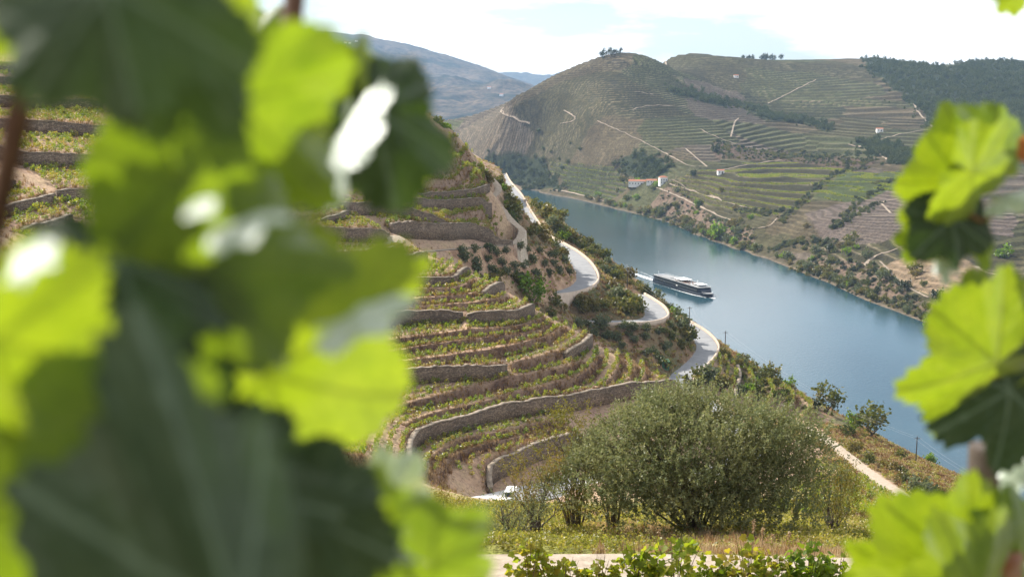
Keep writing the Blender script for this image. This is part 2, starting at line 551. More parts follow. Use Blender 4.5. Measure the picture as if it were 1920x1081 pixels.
def hits(Z, px, py, y0=190.0, y1=470.0, step=0.4):
    """first place where the view ray of a photo point meets the ground between y0 and y1"""
    ys = np.arange(y0, y1, step)
    d = ray(px, py)
    x = d[0] / d[1] * ys; z = CAM[2] + d[2] / d[1] * ys
    g = grid_sample(Z, x, ys)
    below = z < g
    if below.any():
        i = int(np.argmax(below))
        if i > 0: return np.array([x[i], ys[i], g[i]])
    i = int(np.argmin(np.abs(z - g)))
    return np.array([x[i], ys[i], g[i]])

# terrace lines: kind (w wall, b earthen bank), height, upper edge in photo pixels (left to right), distance range
LINES = [
 ('w',3.0,[(767,898),(765,852),(778,824),(802,813),(855,799),(930,776),(1000,764),(1055,757),(1137,741),(1262,722)],215,310),
 ('w',2.8,[(917,903),(914,876),(930,862),(945,854),(982,843),(1020,836),(1055,830),(1092,822)],225,285),
 ('b',1.0,[(805,893),(806,873),(830,851),(862,834),(930,819),(1000,805),(1060,792)],220,282),
 ('b',0.9,[(822,899),(831,874),(857,857),(895,845),(940,832),(1000,818),(1080,803)],220,285),
 ('b',1.3,[(755,807),(805,787),(880,770),(955,752),(1030,732),(1090,712),(1118,690),(1124,668)],225,320),
 ('b',1.3,[(735,773),(805,757),(880,737),(955,719),(1030,704),(1075,693),(1095,680)],225,320),
 ('w',3.0,[(690,716),(730,710),(770,706),(830,702),(905,701),(947,694)],225,320),
 ('b',1.6,[(955,692),(992,686),(1030,674),(1052,664)],225,330),
 ('w',2.4,[(1058,671),(1085,656),(1100,647),(1106,638)],225,330),
 ('b',1.0,[(1130,735),(1150,715),(1165,692),(1163,670)],240,330),
 ('b',1.0,[(1165,733),(1185,716),(1192,695),(1183,676)],240,330),
 ('b',0.9,[(1200,729),(1213,712),(1215,698),(1206,686)],240,330),
 ('b',1.3,[(700,650),(735,645),(810,637),(885,627),(960,620),(1010,610),(1024,597)],235,330),
 ('b',1.3,[(700,672),(750,665),(835,650),(935,637),(1010,626),(1040,608)],235,330),
 ('b',1.3,[(700,693),(810,680),(910,666),(985,650),(1035,635),(1062,618)],235,330),
 ('w',3.0,[(640,604),(735,600),(810,596),(868,597)],240,330),
 ('w',3.1,[(875,600),(935,598),(972,595),(990,588),(997,580)],240,330),
 ('b',1.1,[(700,572),(732,570),(810,565),(885,557),(900,555)],240,335),
 ('w',2.4,[(904,557),(914,551),(924,544),(941,541)],240,335),
 ('b',1.0,[(720,583),(785,581),(885,575),(935,568),(955,558)],240,335),
 ('w',1.8,[(738,532),(775,530),(845,529),(860,517),(876,506)],250,345),
 ('b',1.1,[(720,551),(735,549),(810,548),(855,548),(880,538),(897,525)],250,345),
 ('w',2.8,[(600,501),(640,499),(697,497),(752,495),(772,490),(797,482)],250,345),
 ('w',2.7,[(560,440),(597,439),(647,440),(697,437),(725,435)],260,350),
 ('w',1.6,[(602,415),(632,410),(652,401)],270,360),
 ('w',1.8,[(555,388),(580,385),(607,380)],270,370),
 ('w',3.5,[(730,430),(795,431),(870,430),(920,440),(958,449)],330,400),
 ('w',2.8,[(620,380),(645,391),(695,392),(745,397),(795,410),(838,424)],320,395),
 ('w',2.6,[(705,377),(745,378),(795,384),(845,385),(900,380),(918,373)],335,405),
 ('b',1.6,[(570,354),(620,369),(680,384)],320,390),
 ('w',2.2,[(770,372),(845,368),(895,362),(914,352)],345,410),
 ('b',1.6,[(700,352),(765,350),(807,347),(855,347),(866,328),(895,316)],345,430),
 ('b',1.8,[(830,415),(895,405),(937,392)],350,415),
 ('b',1.6,[(905,398),(925,390),(934,385)],360,425),
 ('b',1.6,[(890,338),(905,325),(910,318)],370,445),
 ('b',1.4,[(930,416),(945,410),(952,407)],360,420),
 ('b',1.5,[(925,432),(945,424),(963,416)],360,415),
 ('b',1.8,[(800,327),(835,317),(880,292)],360,440),
 ('b',1.5,[(790,312),(815,309),(840,302)],360,440),
 ('b',1.8,[(775,290),(832,284),(857,271)],370,440),
 ('b',1.7,[(765,270),(807,265),(822,254)],370,440),
 ('b',1.5,[(770,248),(790,245),(803,238)],370,440),
 ('b',1.6,[(887,350),(903,333),(917,325)],370,440),
 ('b',1.5,[(560,190),(600,186),(640,184)],340,420),
 ('b',1.5,[(560,207),(600,204),(640,205)],340,420),
 ('b',1.5,[(560,170),(600,168),(640,170)],340,420),
 ('w',2.2,[(560,240),(600,238),(650,240)],330,410),
 ('w',2.2,[(560,325),(620,330),(690,338)],320,390),
 ('w',2.0,[(-60,154),(0,154),(47,158),(97,161),(160,165)],240,360),
 ('w',2.0,[(-60,190),(0,191),(58,193),(120,196),(190,199)],240,360),
 ('w',2.3,[(-60,232),(8,235),(78,239),(155,246),(230,250)],230,340),
 ('w',2.4,[(-60,280),(0,286),(39,297),(78,301),(186,305),(260,306)],220,330),
 ('w',2.2,[(105,367),(150,368),(210,370),(280,372)],210,310),
 ('w',1.5,[(-60,406),(0,399),(50,387),(80,377),(97,371)],200,300),
 ('w',1.7,[(-60,366),(0,352),(24,346)],205,300),
 ('w',2.2,[(40,440),(97,427),(129,414)],200,290),
 ('w',3.0,[(100,484),(144,468),(175,466),(221,457),(290,448)],195,290),
 # terraces above the water, far side of the lower road
 ('w',2.6,[(1372,765),(1379,735),(1386,710),(1379,688)],360,430),
 ('b',2.2,[(1400,762),(1418,735),(1415,712),(1400,695)],360,425),
 ('b',2.2,[(1436,768),(1455,748),(1448,726),(1430,708)],360,425),
 ('b',2.0,[(1470,772),(1490,760),(1488,744),(1468,728)],360,425),
 ('b',2.0,[(1505,785),(1525,778),(1524,765),(1500,744)],350,420),
]
for k, y in enumerate(range(352, 880, 27)):      # terraces of the fold between the two spurs
    LINES.append(('b', 1.3, [(225, y + 14), (330, y + 12), (450, y + 9), (560, y + 4), (600, y)] + ([(650, y - 3), (688, y - 6)] if y > 515 else []), 140, 360))
for k, y in enumerate((165, 200, 236, 270, 300)):
    LINES.append(('b', 1.5, [(255, y + 12), (340, y + 8), (450, y + 2), (545, y - 2)], 230, 420))
for k, y in enumerate((262, 284, 306)):
    LINES.append(('b', 1.5, [(560, y), (640, y + 3), (735, y + 2)], 320, 430))
for k in range(7):   # yellow green rows left of the track
    LINES.append(('b', 0.5, [(1500 + 8 * k, 880 + 16 * k), (1560 + 10 * k, 895 + 13.5 * k), (1625 + 14 * k, 925 + 9 * k)], 90, 330))

LW = []   # (kind, h, world polyline)
for kd, h, pts, ya, yb in LINES:
    dense = resample(np.array([(p[0], p[1], 0) for p in pts], float), 6.0)
    P = np.array([hits(GZ, p[0], p[1], ya, yb) for p in dense])
    # smooth
    for _ in range(2):
        Q = P.copy(); Q[1:-1] = 0.25 * P[:-2] + 0.5 * P[1:-1] + 0.25 * P[2:]; P = Q
    P = resample(P, 2.0)
    LW.append((kd, h * (1.3 if kd == 'b' and P[:, 1].mean() > 200 else 1.0), P))

# --- level the roads into the slope
RMASK = np.zeros(GX.shape, np.float32)      # 1 on the carriageway
RNEAR = np.full(GX.shape, 99.0, np.float32)
def region(P, m):
    i0 = max(0, np.searchsorted(YS, P[:, 1].min() - m) - 1); i1 = min(len(YS), np.searchsorted(YS, P[:, 1].max() + m) + 1)
    return slice(i0, i1)
for nm, (w, P) in ROADS.items():
    sl = region(P, 14)
    X = GX[sl]; Y = GY[sl]
    D, S, T = seg_dist(X, Y, P)
    zr = np.interp(T, np.arange(len(P)), P[:, 2])
    k = np.clip((w / 2 + 1.2 - D) / 0.9, 0, 1)
    k2 = np.clip((w / 2 + 6.0 - D) / 5.0, 0, 1) ** 2 * 0.75
    k2 = k2 * (0.35 if nm == 'track_top' else 1.0)
    wgt = np.maximum(k, k2)
    GZ[sl] = GZ[sl] * (1 - wgt) + (zr - 0.12 * k) * wgt
    RMASK[sl] = np.maximum(RMASK[sl], k)
    RNEAR[sl] = np.minimum(RNEAR[sl], D - w / 2)
ZB = GZ.copy()
for i, (kd, h, P) in enumerate(LW):
    P[:, 2] = grid_sample(ZB, P[:, 0], P[:, 1])

# --- terraces: between two lines the ground runs from the top of the lower one to the foot of the upper one
dA = np.full(GX.shape, 99.0, np.float32); hA = np.zeros(GX.shape, np.float32)
dB = np.full(GX.shape, 99.0, np.float32); hB = np.zeros(GX.shape, np.float32)
BANKM = np.zeros(GX.shape, np.float32)
TERR = np.zeros(GX.shape, np.float32)
for kd, h, P in LW:
    sl = region(P, 16)
    X = GX[sl]; Y = GY[sl]
    cs = (GX[sl] > P[:, 0].min() - 16) & (GX[sl] < P[:, 0].max() + 16)
    if not cs.any(): continue
    jj = np.where(cs.any(0))[0]; s2 = (sl, slice(jj[0], jj[-1] + 1))
    X = GX[s2]; Y = GY[s2]
    off = 0.45 if kd == 'w' else 0.0
    D, S, T = seg_dist(X, Y, P)
    n = len(P) - 1
    taper = np.clip(np.minimum(T, n - T) / max(1.5, 0.12 * n), 0.0, 1.0)
    endd = (T <= 0.001) | (T >= n - 0.001)
    hh = h * np.where(endd, 0.0, (0.6 if kd == 'w' else 0.25) + (0.4 if kd == 'w' else 0.75) * taper)
    up = (S * D) > off
    m = up & (D < dB[s2]) & ~endd
    dB[s2] = np.where(m, D, dB[s2]); hB[s2] = np.where(m, hh, hB[s2])
    m = ~up & (D < dA[s2]) & ~endd
    dA[s2] = np.where(m, D, dA[s2]); hA[s2] = np.where(m, hh, hA[s2])
    BANKM[s2] = np.maximum(BANKM[s2], np.clip(1.25 - np.abs(S * D + 0.3) / 1.1, 0, 1) * np.where(endd, 0, 1) * (1.0 if kd == 'b' else 0.6))
    TERR[s2] = np.maximum(TERR[s2], np.clip((12 - D) / 4, 0, 1))
LB = np.clip(np.minimum(dA + dB, 9.0), 2.5, 9.0)
corr = hB / 2 * np.clip(1 - dB / LB, 0, 1) - hA / 2 * np.clip(1 - dA / LB, 0, 1)
corr *= 1 - np.clip((1.5 - RNEAR) / 1.5, 0, 1)
GZ += corr
# roughness of the untended ground
rough = (1 - RMASK) * np.clip(GY / 60, 0.15, 1)
GZ += rough * np.clip((3 + RNEAR) / 4, 0, 1) * np.where(TERR > 0.3, 0.12, 0.45) * fbm(GX / 4.5, GY / 4.5, 3, 3) * np.clip(RNEAR, 0, 1)
wild = np.clip((GY - 425) / 60, 0, 1) * np.clip(RNEAR / 3, 0, 1)
GZ += wild * 1.6 * fbm(GX / 14, GY / 14, 5, 3)

def near_z(x, y): return grid_sample(GZ, x, y)

# --- colour of the ground cover
PXg, PYg, _d = project(np.stack([GX, GY, GZ], -1).reshape(-1, 3))
PXg = PXg.reshape(GX.shape); PYg = PYg.reshape(GX.shape)
soil = np.array([.34, .225, .165]); drygrass = np.array([.42, .30, .20]); bankc = np.array([.16, .10, .066])
green = np.array([.115, .13, .045]); scrub = np.array([.095, .095, .045]); pale = np.array([.46, .385, .30]); redsoil = np.array([.25, .155, .10])
n1 = fbm(GX / 6, GY / 6, 11, 4); n2 = fbm(GX / 1.7, GY / 1.7, 17, 3); n3 = fbm(GX / 22, GY / 22, 23, 3)
C = soil + (drygrass - soil) * np.clip(.5 + n1 * .9, 0, 1)[..., None]
g = np.clip(0.15 + n2 * 1.1 + n3 * .6, 0, .8)[..., None]
C = C * (1 - g * .35) + green * g * .35
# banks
bankc = np.where((GY > 345)[..., None], np.array([.215, .15, .11]), np.array([.088, .050, .034]))  # bank brown, with shade painted into the near banks and sunlight into the far
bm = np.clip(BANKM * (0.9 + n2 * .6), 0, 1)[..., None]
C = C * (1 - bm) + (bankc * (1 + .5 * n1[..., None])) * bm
# rough slope to the river, olive bank
w = np.clip((GY - 395 + n1 * 12) / 14, 0, 1) * np.clip((PXg - 955) / 40, 0, 1)
w = np.maximum(w, inpoly(PXg, PYg, [(1040,560),(1180,540),(1270,600),(1300,700),(1250,715),(1110,630),(1000,580)]) * (GY > 335) * .9)
wc = scrub + (redsoil - scrub) * np.clip(.35 + n1 * 1.2, 0, 1)[..., None]
C = C * (1 - w[..., None]) + wc * w[..., None]
w2 = (inpoly(PXg, PYg, [(880,288),(925,322),(945,342),(1000,376),(1010,470),(985,455),(988,430),(955,396),(936,376),(944,352),(915,316)]) & (GY > 380)) * .9
C = C * (1 - w2[..., None]) + wc * w2[..., None]
w3 = (inpoly(PXg, PYg, [(1540,755),(1840,905),(1900,1000),(1750,965),(1690,915),(1575,838)]) & (GY > 225) & (GY < 420)) * .9
C = C * (1 - w3[..., None]) + (wc * 1.15) * w3[..., None]
ob = (inpoly(PXg, PYg, [(830,468),(1040,462),(1090,510),(1080,540),(1010,556),(960,520),(880,500)]) & (GY > 340)).astype(float)[..., None]
C = C * (1 - ob) + (redsoil * 1.1 + (drygrass - redsoil) * np.clip(.2 + n2 * .8, 0, 1)[..., None]) * ob
fg = np.clip((215 - GY) / 15, 0, 1)[..., None]     # weedy slope below the vines
fc = np.array([.33, .26, .12]) + (np.array([.20, .20, .06]) - np.array([.33, .26, .12])) * np.clip(.5 + n1 * 1.3, 0, 1)[..., None]
C = C * (1 - fg) + fc * fg
rm = np.clip((-.2 - RNEAR) / .3, 0, 1)[..., None]
C = C * (1 - rm) + pale * rm
C = np.clip(C * (1 + .22 * n2[..., None]), 0.01, .8)

nr, nc = GX.shape
idx = np.arange(nr * nc).reshape(nr, nc)
quads = np.stack([idx[:-1, :-1], idx[:-1, 1:], idx[1:, 1:], idx[1:, :-1]], -1).reshape(-1, 4)
zq = GZ.ravel()[quads]
quads = quads[zq.max(1) > -7]
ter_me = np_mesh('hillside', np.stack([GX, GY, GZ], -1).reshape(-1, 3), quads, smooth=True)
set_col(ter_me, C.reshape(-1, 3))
m_ground, nt, b = new_mat('dry hillside soil')
at = nt.nodes.new('ShaderNodeAttribute'); at.attribute_name = 'Col'
pos = geo_pos(nt)
nA = noise_node(nt, 1.4, 6, .7, pos); nB = noise_node(nt, 9.0, 4, .7, pos)
c = mixc(nt, at.outputs['Color'], ramp_node(nt, nA.outputs['Fac'], [(.3, (.55, .52, .5)), (.5, (1, 1, 1)), (.75, (1.35, 1.3, 1.2))]), 1.0, 'MULTIPLY')
c = mixc(nt, c, ramp_node(nt, nB.outputs['Fac'], [(.3, (.6, .6, .6)), (.6, (1.15, 1.15, 1.15))]), .7, 'MULTIPLY')
nt.links.new(c, b.inputs['Base Color']); b.inputs['Roughness'].default_value = 1.0
b.inputs['Specular IOR Level'].default_value = 0.05
bump(nt, b, nA.outputs['Fac'], .8, .35)
hillside = link('hillside', ter_me, m_ground)
tag(hillside, 'terraced near hillside of dry soil falling towards the river', None, None, 'structure')
# ================================================================== WALLS, ROADS, VINES
m_stone, nt, b = new_mat('dry schist walling')
p = geo_pos(nt)
mp = nt.nodes.new('ShaderNodeMapping'); mp.inputs['Scale'].default_value = (1.6, 1.6, 3.6)
nt.links.new(p, mp.inputs['Vector'])
vo = nt.nodes.new('ShaderNodeTexVoronoi'); vo.inputs['Scale'].default_value = 1.3; vo.feature = 'F1'
nt.links.new(mp.outputs[0], vo.inputs['Vector'])
ve = nt.nodes.new('ShaderNodeTexVoronoi'); ve.inputs['Scale'].default_value = 1.3; ve.feature = 'DISTANCE_TO_EDGE'
nt.links.new(mp.outputs[0], ve.inputs['Vector'])
nn = noise_node(nt, .25, 5, .6, p)
c = ramp_node(nt, vo.outputs['Color'], [(.1, (.105, .078, .058)), (.5, (.165, .125, .093)), (.9, (.235, .185, .140))])
c = mixc(nt, c, ramp_node(nt, nn.outputs['Fac'], [(.3, (.6, .56, .52)), (.7, (1.2, 1.12, 1.0))]), .8, 'MULTIPLY')
c = mixc(nt, c, (.03, .026, .022), ramp_node(nt, ve.outputs['Distance'], [(.0, (1, 1, 1)), (.09, (0, 0, 0))]))
nt.links.new(c, b.inputs['Base Color']); b.inputs['Roughness'].default_value = 1.0
bump(nt, b, ve.outputs['Distance'], .8, .12)
m_coping = mat_two('pale wall coping', (.12, .095, .072), (.33, .27, .205), 1.1, 1.0, .9, .15)
m_asphalt = mat_two('sun bleached asphalt', (.19, .19, .195), (.27, .27, .265), .35, .95, .1, .02)
m_kerb = mat_two('pale roadside parapet', (.36, .28, .215), (.50, .40, .31), .8, 1.0, .4, .05)
m_dust = mat_two('pale track dust', (.25, .20, .145), (.40, .33, .255), 1.5, 1.0, .5, .05)
m_gravel = mat_two('pale gravel', (.24, .19, .14), (.40, .33, .255), 3.0, 1.0, .8, .06)

def side_off(P, o):
    T = np.gradient(P[:, :2], axis=0); T /= np.linalg.norm(T, axis=1, keepdims=True) + 1e-9
    return np.stack([P[:, 0] - T[:, 1] * o, P[:, 1] + T[:, 0] * o], 1)     # + is left (uphill)

def strip_wall(name, P, zb, zt, o_in, o_out, mat, parent=None, jit=0.0):
    a = side_off(P, o_in); c = side_off(P, o_out)
    n = len(P); V = []
    for i in range(n):
        j = jit * (RNG.random() - .5)
        V += [(c[i, 0], c[i, 1], zb[i]), (c[i, 0], c[i, 1], zt[i] + j), (a[i, 0], a[i, 1], zt[i] + j), (a[i, 0], a[i, 1], zb[i])]
    F = []
    for i in range(n - 1):
        for k in range(4):
            F.append((i * 4 + k, (i + 1) * 4 + k, (i + 1) * 4 + (k + 1) % 4, i * 4 + (k + 1) % 4))
    F += [(0, 1, 2, 3), ((n - 1) * 4 + 3, (n - 1) * 4 + 2, (n - 1) * 4 + 1, (n - 1) * 4)]
    return link(name, np_mesh(name, np.array(V), np.array(F)), mat, parent)

WALL_LABELS = [
 'long curved stone wall that wraps round the lowest bowl of vines',
 'curved stone wall above the white parking road beside the van',
 'dark straight stone wall halfway down the rounded spur',
 'short curved stone wall at the spur edge, just above the fan of paths',
 'left stretch of the tall stone wall crossing the middle of the spur',
 'tall rounded stone wall at the nose of the spur with a dark post on its end',
 'small arched stone wall at the spur edge below the tapering wall',
 'low kinked stone wall with sparse vines below the curved path wall',
 'curved stone wall below the dirt track on the spur nose',
 'stone wall above the dirt track that rounds the spur nose',
 'small slanting stone wall on the bare terrace above the track',
 'short dark stone wall at the edge of the large leaf, left of the slanting one',
 'longest and tallest dark wall, behind the dirt track nose',
 'dark sagging wall directly above the longest dark wall',
 'dark level wall with green vines along its foot and top, third up from the track',
 'upper short dark wall below the sloping grass banks of the ridge',
 'dark stone wall under the ridge board, partly behind the large leaf',
 'dark stone wall above the slanting wall, mostly behind the large leaf',
 'topmost dark wall of the left terraces under the pale ledge road',
 'second wall down from the pale ledge road on the left terraces',
 'third wall down on the left terraces, below a strip of yellow vines',
 'long sagging wall across the left terraces, below a wide bed of vines',
 'wall at the corner where a footpath meets the left terraces',
 'rising curved wall at the left picture edge below the footpath',
 'short stub of pale wall at the left picture edge',
 'angular pale cornered wall above the stone steps',
 'lowest wall of the left terraces with stone steps against it',
 'pale upright stone wall beside the trees below the lower road',
]
wi = 0
WALLS = []
for kd, h, P in LW:
    if kd != 'w': continue
    P = resample(P, 1.0); P[:, 2] = grid_sample(ZB, P[:, 0], P[:, 1])
    n = len(P) - 1
    T = np.arange(len(P))
    tp = .6 + .4 * np.clip(np.minimum(T, n - T) / max(1.5, .12 * n), 0, 1)
    hh = h * tp
    zc = P[:, 2]
    wob = .16 * noise2(P[:, 0] / 3.1, P[:, 1] / 3.1, 5) + .14 * noise2(P[:, 0] / .9, P[:, 1] / .9, 6)
    zt = zc + hh / 2 + .12 + wob; zb = np.minimum(zc - hh / 2, near_z(*side_off(P, -1.0).T)) - .7
    w_ = strip_wall('retaining_wall', P, zb, zt, .2, -.75, m_stone)
    tag(w_, WALL_LABELS[wi], 'stone wall', 'stone retaining walls of the terraces')
    cp = strip_wall('coping', P, zt + .003, zt + .13, .28, -.79, m_coping, w_, .22)
    WALLS.append(w_); wi += 1

# roads
def road(name, key, mat, label, dz=.06, i0=0, i1=None):
    w, P = ROADS[key]
    P = P[i0:i1]
    T = np.gradient(P[:, :2], axis=0); T /= np.linalg.norm(T, axis=1, keepdims=True)
    N = np.stack([-T[:, 1], T[:, 0]], 1)
    V = []; ks = np.linspace(-.5, .5, 6)
    for i in range(len(P)):
        for k in ks:
            e = (.12 * noise2(P[i:i+1, 0] / 2.3 + k * 9, P[i:i+1, 1] / 2.3, 8)[0]) if abs(k) == .5 else 0
            V.append((P[i, 0] + N[i, 0] * (k * w + e), P[i, 1] + N[i, 1] * (k * w + e), P[i, 2] + dz - .08 * abs(k)))
    n = len(ks)
    F = [(i * n + k, i * n + k + 1, (i + 1) * n + k + 1, (i + 1) * n + k) for i in range(len(P) - 1) for k in range(n - 1)]
    me = np_mesh(name, np.array(V), np.array(F)[:, ::-1])
    o = link(name, me, mat)
    return tag(o, label, None, None, 'structure')
road('road', 'road_up', m_asphalt, 'asphalt road sweeping round the olive bank')
road('road', 'road_mid', m_asphalt, 'asphalt hairpin below the brown bank')
road('road', 'road_low', m_asphalt, 'asphalt road winding down to the van')
m_white_gravel = mat_two('white gravel', (.42, .40, .37), (.62, .60, .56), 1.2, 1.0, .5, .05)
road('gravel_yard', 'yard', m_white_gravel, 'white gravel yard beside the van', .09)
road('dirt_track', 'track_top', m_dust, 'pale dirt track along the spur edge')
road('dirt_track', 'track_nose', m_dust, 'pale dirt track round the spur nose', .1)
road('dirt_track', 'track_low', m_dust, 'pale dirt track through the lower vines')
road('path', 'track_front', m_gravel, 'gravel path behind the nearest vines', .08)
road('path', 'track_ledge', m_coping, 'pale ledge road at the top of the left terraces', .25)
def parapet(key, sidesign, i0, i1, label, lab2):
    w, P = ROADS[key]; P = P[i0:i1]
    Q = np.c_[side_off(P, sidesign * (w / 2 + .45)), P[:, 2]]
    zb = np.minimum(near_z(Q[:, 0], Q[:, 1]), Q[:, 2]) - .6
    o = strip_wall('parapet', Q, zb, Q[:, 2] + .62, .3, -.3, m_kerb, None, .05)
    tag(o, label, 'low wall', 'parapets along the asphalt road')
parapet('road_up', 1, 0, 400, 'low pale parapet on the outer edge of the upper road bend', 0)
parapet('road_mid', -1, 0, 400, 'low pale parapet round the outer edge of the middle hairpin', 0)
parapet('road_low', 1, 0, 62, 'low pale parapet on the river side of the lowest road bend', 0)

# ------------------------------------------------------------------ vines
m_vine = mat_foliage('vine leaves', [(.06, .10, .016), (.11, .155, .024), (.18, .205, .035), (.25, .21, .055)], .5, (1.7, 1.75, .5), .10, .55, .15)
m_vine_y = mat_foliage('yellowing vine leaves', [(.11, .14, .03), (.19, .20, .045), (.26, .22, .06), (.26, .17, .07)], .5, (1.7, 1.65, .6), .10, .55, .15)
m_bark = mat_two('vine bark', (.06, .04, .028), (.12, .085, .06), 6.0, 1.0, .5, .02, True)
def vine_mesh(seed, h=1.25, w=.42, n=34, s=.24):
    rng = np.random.default_rng(seed)
    V1, F1 = leaf_cards(n, (0, 0, h * .62), (w, w * 1.15, h * .42), s, rng, .1, .85, zmin=.25)
    return V1, F1
def vine_pair(seed, **k):
    V, F = vine_mesh(seed, **k)
    crown = np_mesh('vine_leaves', V, F)
    tr = MB().tube([(0, 0, -.15), (.03, .02, .3), (-.04, 0, .62), (.02, .03, 1.0)], [.05, .045, .035, .015], 4)
    return crown, tr.mesh('vine_stem')
VK = [vine_pair(s, h=hh, w=ww, n=nn_, s=ss) for s, hh, ww, nn_, ss in ((1, 1.3, .5, 46, .27), (2, 1.5, .45, 44, .26), (3, 1.1, .55, 46, .27), (4, 1.4, .5, 38, .25), (5, 1.6, .48, 50, .27), (6, 1.0, .45, 32, .25))]
def joined(crown, stem):
    a = np.array([v.co[:] for v in crown.vertices]); 
    return crown
cand = []
for li, (kd, h, P) in enumerate(LW):
    R_ = resample(P, .8)
    patchy = li % 3
    for k in range(7):
        o = 1.0 + 2.15 * k
        q = side_off(R_, o)
        q = q + RNG.normal(size=q.shape) * .14
        db = grid_sample(dB, q[:, 0], q[:, 1]); da = grid_sample(dA, q[:, 0], q[:, 1]); rn = grid_sample(RNEAR, q[:, 0], q[:, 1])
        ok = (np.abs(db - o) < .65) & (da > .8) & (rn > .9)
        den = fbm(q[:, 0] / 7, q[:, 1] / 7, 91 + k, 2)
        ok &= RNG.random(len(q)) < np.clip(1.0 + den * .5 - .04 * k, .35, .99)
        far_spur = P[:, 1].mean() > 345
        if far_spur and k > 0 and kd == 'b': ok &= RNG.random(len(q)) < .25
        for i in np.where(ok)[0]: cand.append((q[i, 0], q[i, 1], li, k))
# tighter rows hugging the tops of the far spur banks
for li, (kd, h, P) in enumerate(LW):
    if P[:, 1].mean() > 345 and P[:, 1].mean() < 445:
        R_ = resample(P, .7)
        q = side_off(R_, .55) + RNG.normal(size=(len(R_), 2)) * .1
        for i in range(len(q)): cand.append((q[i, 0], q[i, 1], li, 0))
cand = np.array(cand)
cz = near_z(cand[:, 0], cand[:, 1])
cpx, cpy, cd = project(np.c_[cand[:, :2], cz])
vis = (cpx > -120) & (cpx < 2040)
cand = cand[vis]; cz = cz[vis]; cpx = cpx[vis]; cpy = cpy[vis]; cd = cd[vis]
# what the near leaves hide
LEAFMASK = [(60,0),(190,260),(200,470),(0,450),(0,1081),(700,1081),(720,880),(735,640),(560,420),(555,150),(500,0)]
shown = ~inpoly(cpx, cpy, LEAFMASK) & (cpx > 0) & (cpx < 1920) & (cpy < 1000)
# hidden by the ground in front
s_ = np.linspace(.35, .985, 60)
hid = np.zeros(len(cand), bool)
for t in s_:
    hid |= (CAM[2] + (cz + .7 - CAM[2]) * t) < near_z(cand[:, 0] * t, cand[:, 1] * t) - .1
order = np.argsort(np.where(shown & ~hid, cd, cd + 1e5))
NI = 286
ind = order[:NI]; rest = order[NI:]
rest = rest[~hid[rest] | (RNG.random(len(rest)) < .5)]
VROW = {0: ('along the long wall that wraps the bowl', 'top of the bowl wall'), 1: ('above the curved wall of the parking road', 'top of the parking wall'),
        2: ('in the inner curved rows of the lowest bowl', 'inner rows of the bowl'), 3: ('in the middle curved rows of the lowest bowl', 'middle rows of the bowl'),
        4: ('on the grassy banks above the bowl wall', 'first bank above the bowl'), 5: ('on the second grassy bank above the bowl wall', 'second bank above the bowl')}
def vine_group(li, k, px, py):
    w, g = VROW.get(int(li), ('on the upper terraces of the spur', 'upper terraces of the spur'))
    if px < 300: w, g = 'in the loose beds of the left terraces', 'beds of the left terraces'
    o = ('outer', 'second', 'third', 'fourth', 'fifth', 'sixth', 'seventh')[int(k)]
    return ('small green vine in the %s row %s' % (o, w), 'vines, %s row, %s' % (o, g))
for i in ind:
    k = int(RNG.integers(0, len(VK)))
    e = empty('vine', (cand[i, 0], cand[i, 1], cz[i] - .02), RNG.random() * 6.28)
    sc = .75 + .4 * RNG.random(); e.scale = (sc, sc, sc)
    lb, gp = vine_group(cand[i, 2], cand[i, 3], cpx[i], cpy[i])
    tag(e, lb, 'vine', gp)
    link('leaves', VK[k][0], m_vine if RNG.random() < .7 else m_vine_y, e)
    link('stem', VK[k][1], m_bark, e)
srcs = [(VK[k][0].copy(), m_vine if k % 3 else m_vine_y) for k in range(6)]
for sm, mt in srcs: sm.materials.clear()
tag(scatter('vines', np.c_[cand[rest, :2], cz[rest] - .02], RNG.random(len(rest)) * 6.28, .72 + .45 * RNG.random(len(rest)), srcs), None, None, None, 'stuff')
print('VINES', len(cand), len(rest))

# ------------------------------------------------------------------ dry grass on the banks and the slopes
m_grass = mat_foliage('dry grass', [(.16, .095, .06), (.26, .17, .105), (.36, .255, .16), (.42, .31, .20)], .35, (1.2, 1.1, .8), .03, .7, .4)
m_grassg = mat_foliage('green weeds', [(.10, .115, .028), (.17, .17, .04), (.24, .22, .06), (.34, .26, .10)], .45, (1.5, 1.5, .6), .06, .6, .4)
m_grassr = mat_foliage('rusty weeds', [(.13, .075, .04), (.20, .12, .06), (.26, .17, .08)], .35, (1.3, 1.1, .7), .03, .7, .4)
def tuft_mesh(seed, n=9, h=.5, w=.05, spread=.25):
    rng = np.random.default_rng(seed); V = []; F = []
    for i in range(n):
        a = rng.random() * 6.28; r = spread * rng.random(); x = r * math.cos(a); y = r * math.sin(a)
        l = rng.normal(size=2) * .28 * h; hh = h * (.5 + .7 * rng.random()); t = rng.random() * 6.28
        dx, dy = math.cos(t) * w, math.sin(t) * w
        b0 = len(V)
        V += [(x - dx, y - dy, -.08), (x + dx, y + dy, -.08), (x + l[0] * .4 + dx * .7, y + l[1] * .4 + dy * .7, hh * .6), (x + l[0] * .4 - dx * .7, y + l[1] * .4 - dy * .7, hh * .6), (x + l[0], y + l[1], hh)]
        F += [(b0, b0 + 1, b0 + 2), (b0, b0 + 2, b0 + 3), (b0 + 3, b0 + 2, b0 + 4)]
    return np_mesh('tuft', np.array(V), np.array(F))
def weed_mesh(seed, n=30, r=.35, h=.6, s=.12):
    rng = np.random.default_rng(seed)
    V, F = leaf_cards(n, (0, 0, h * .5), (r, r, h * .55), s, rng, .1, .6, zmin=0.0)
    return np_mesh('weed', V, F)
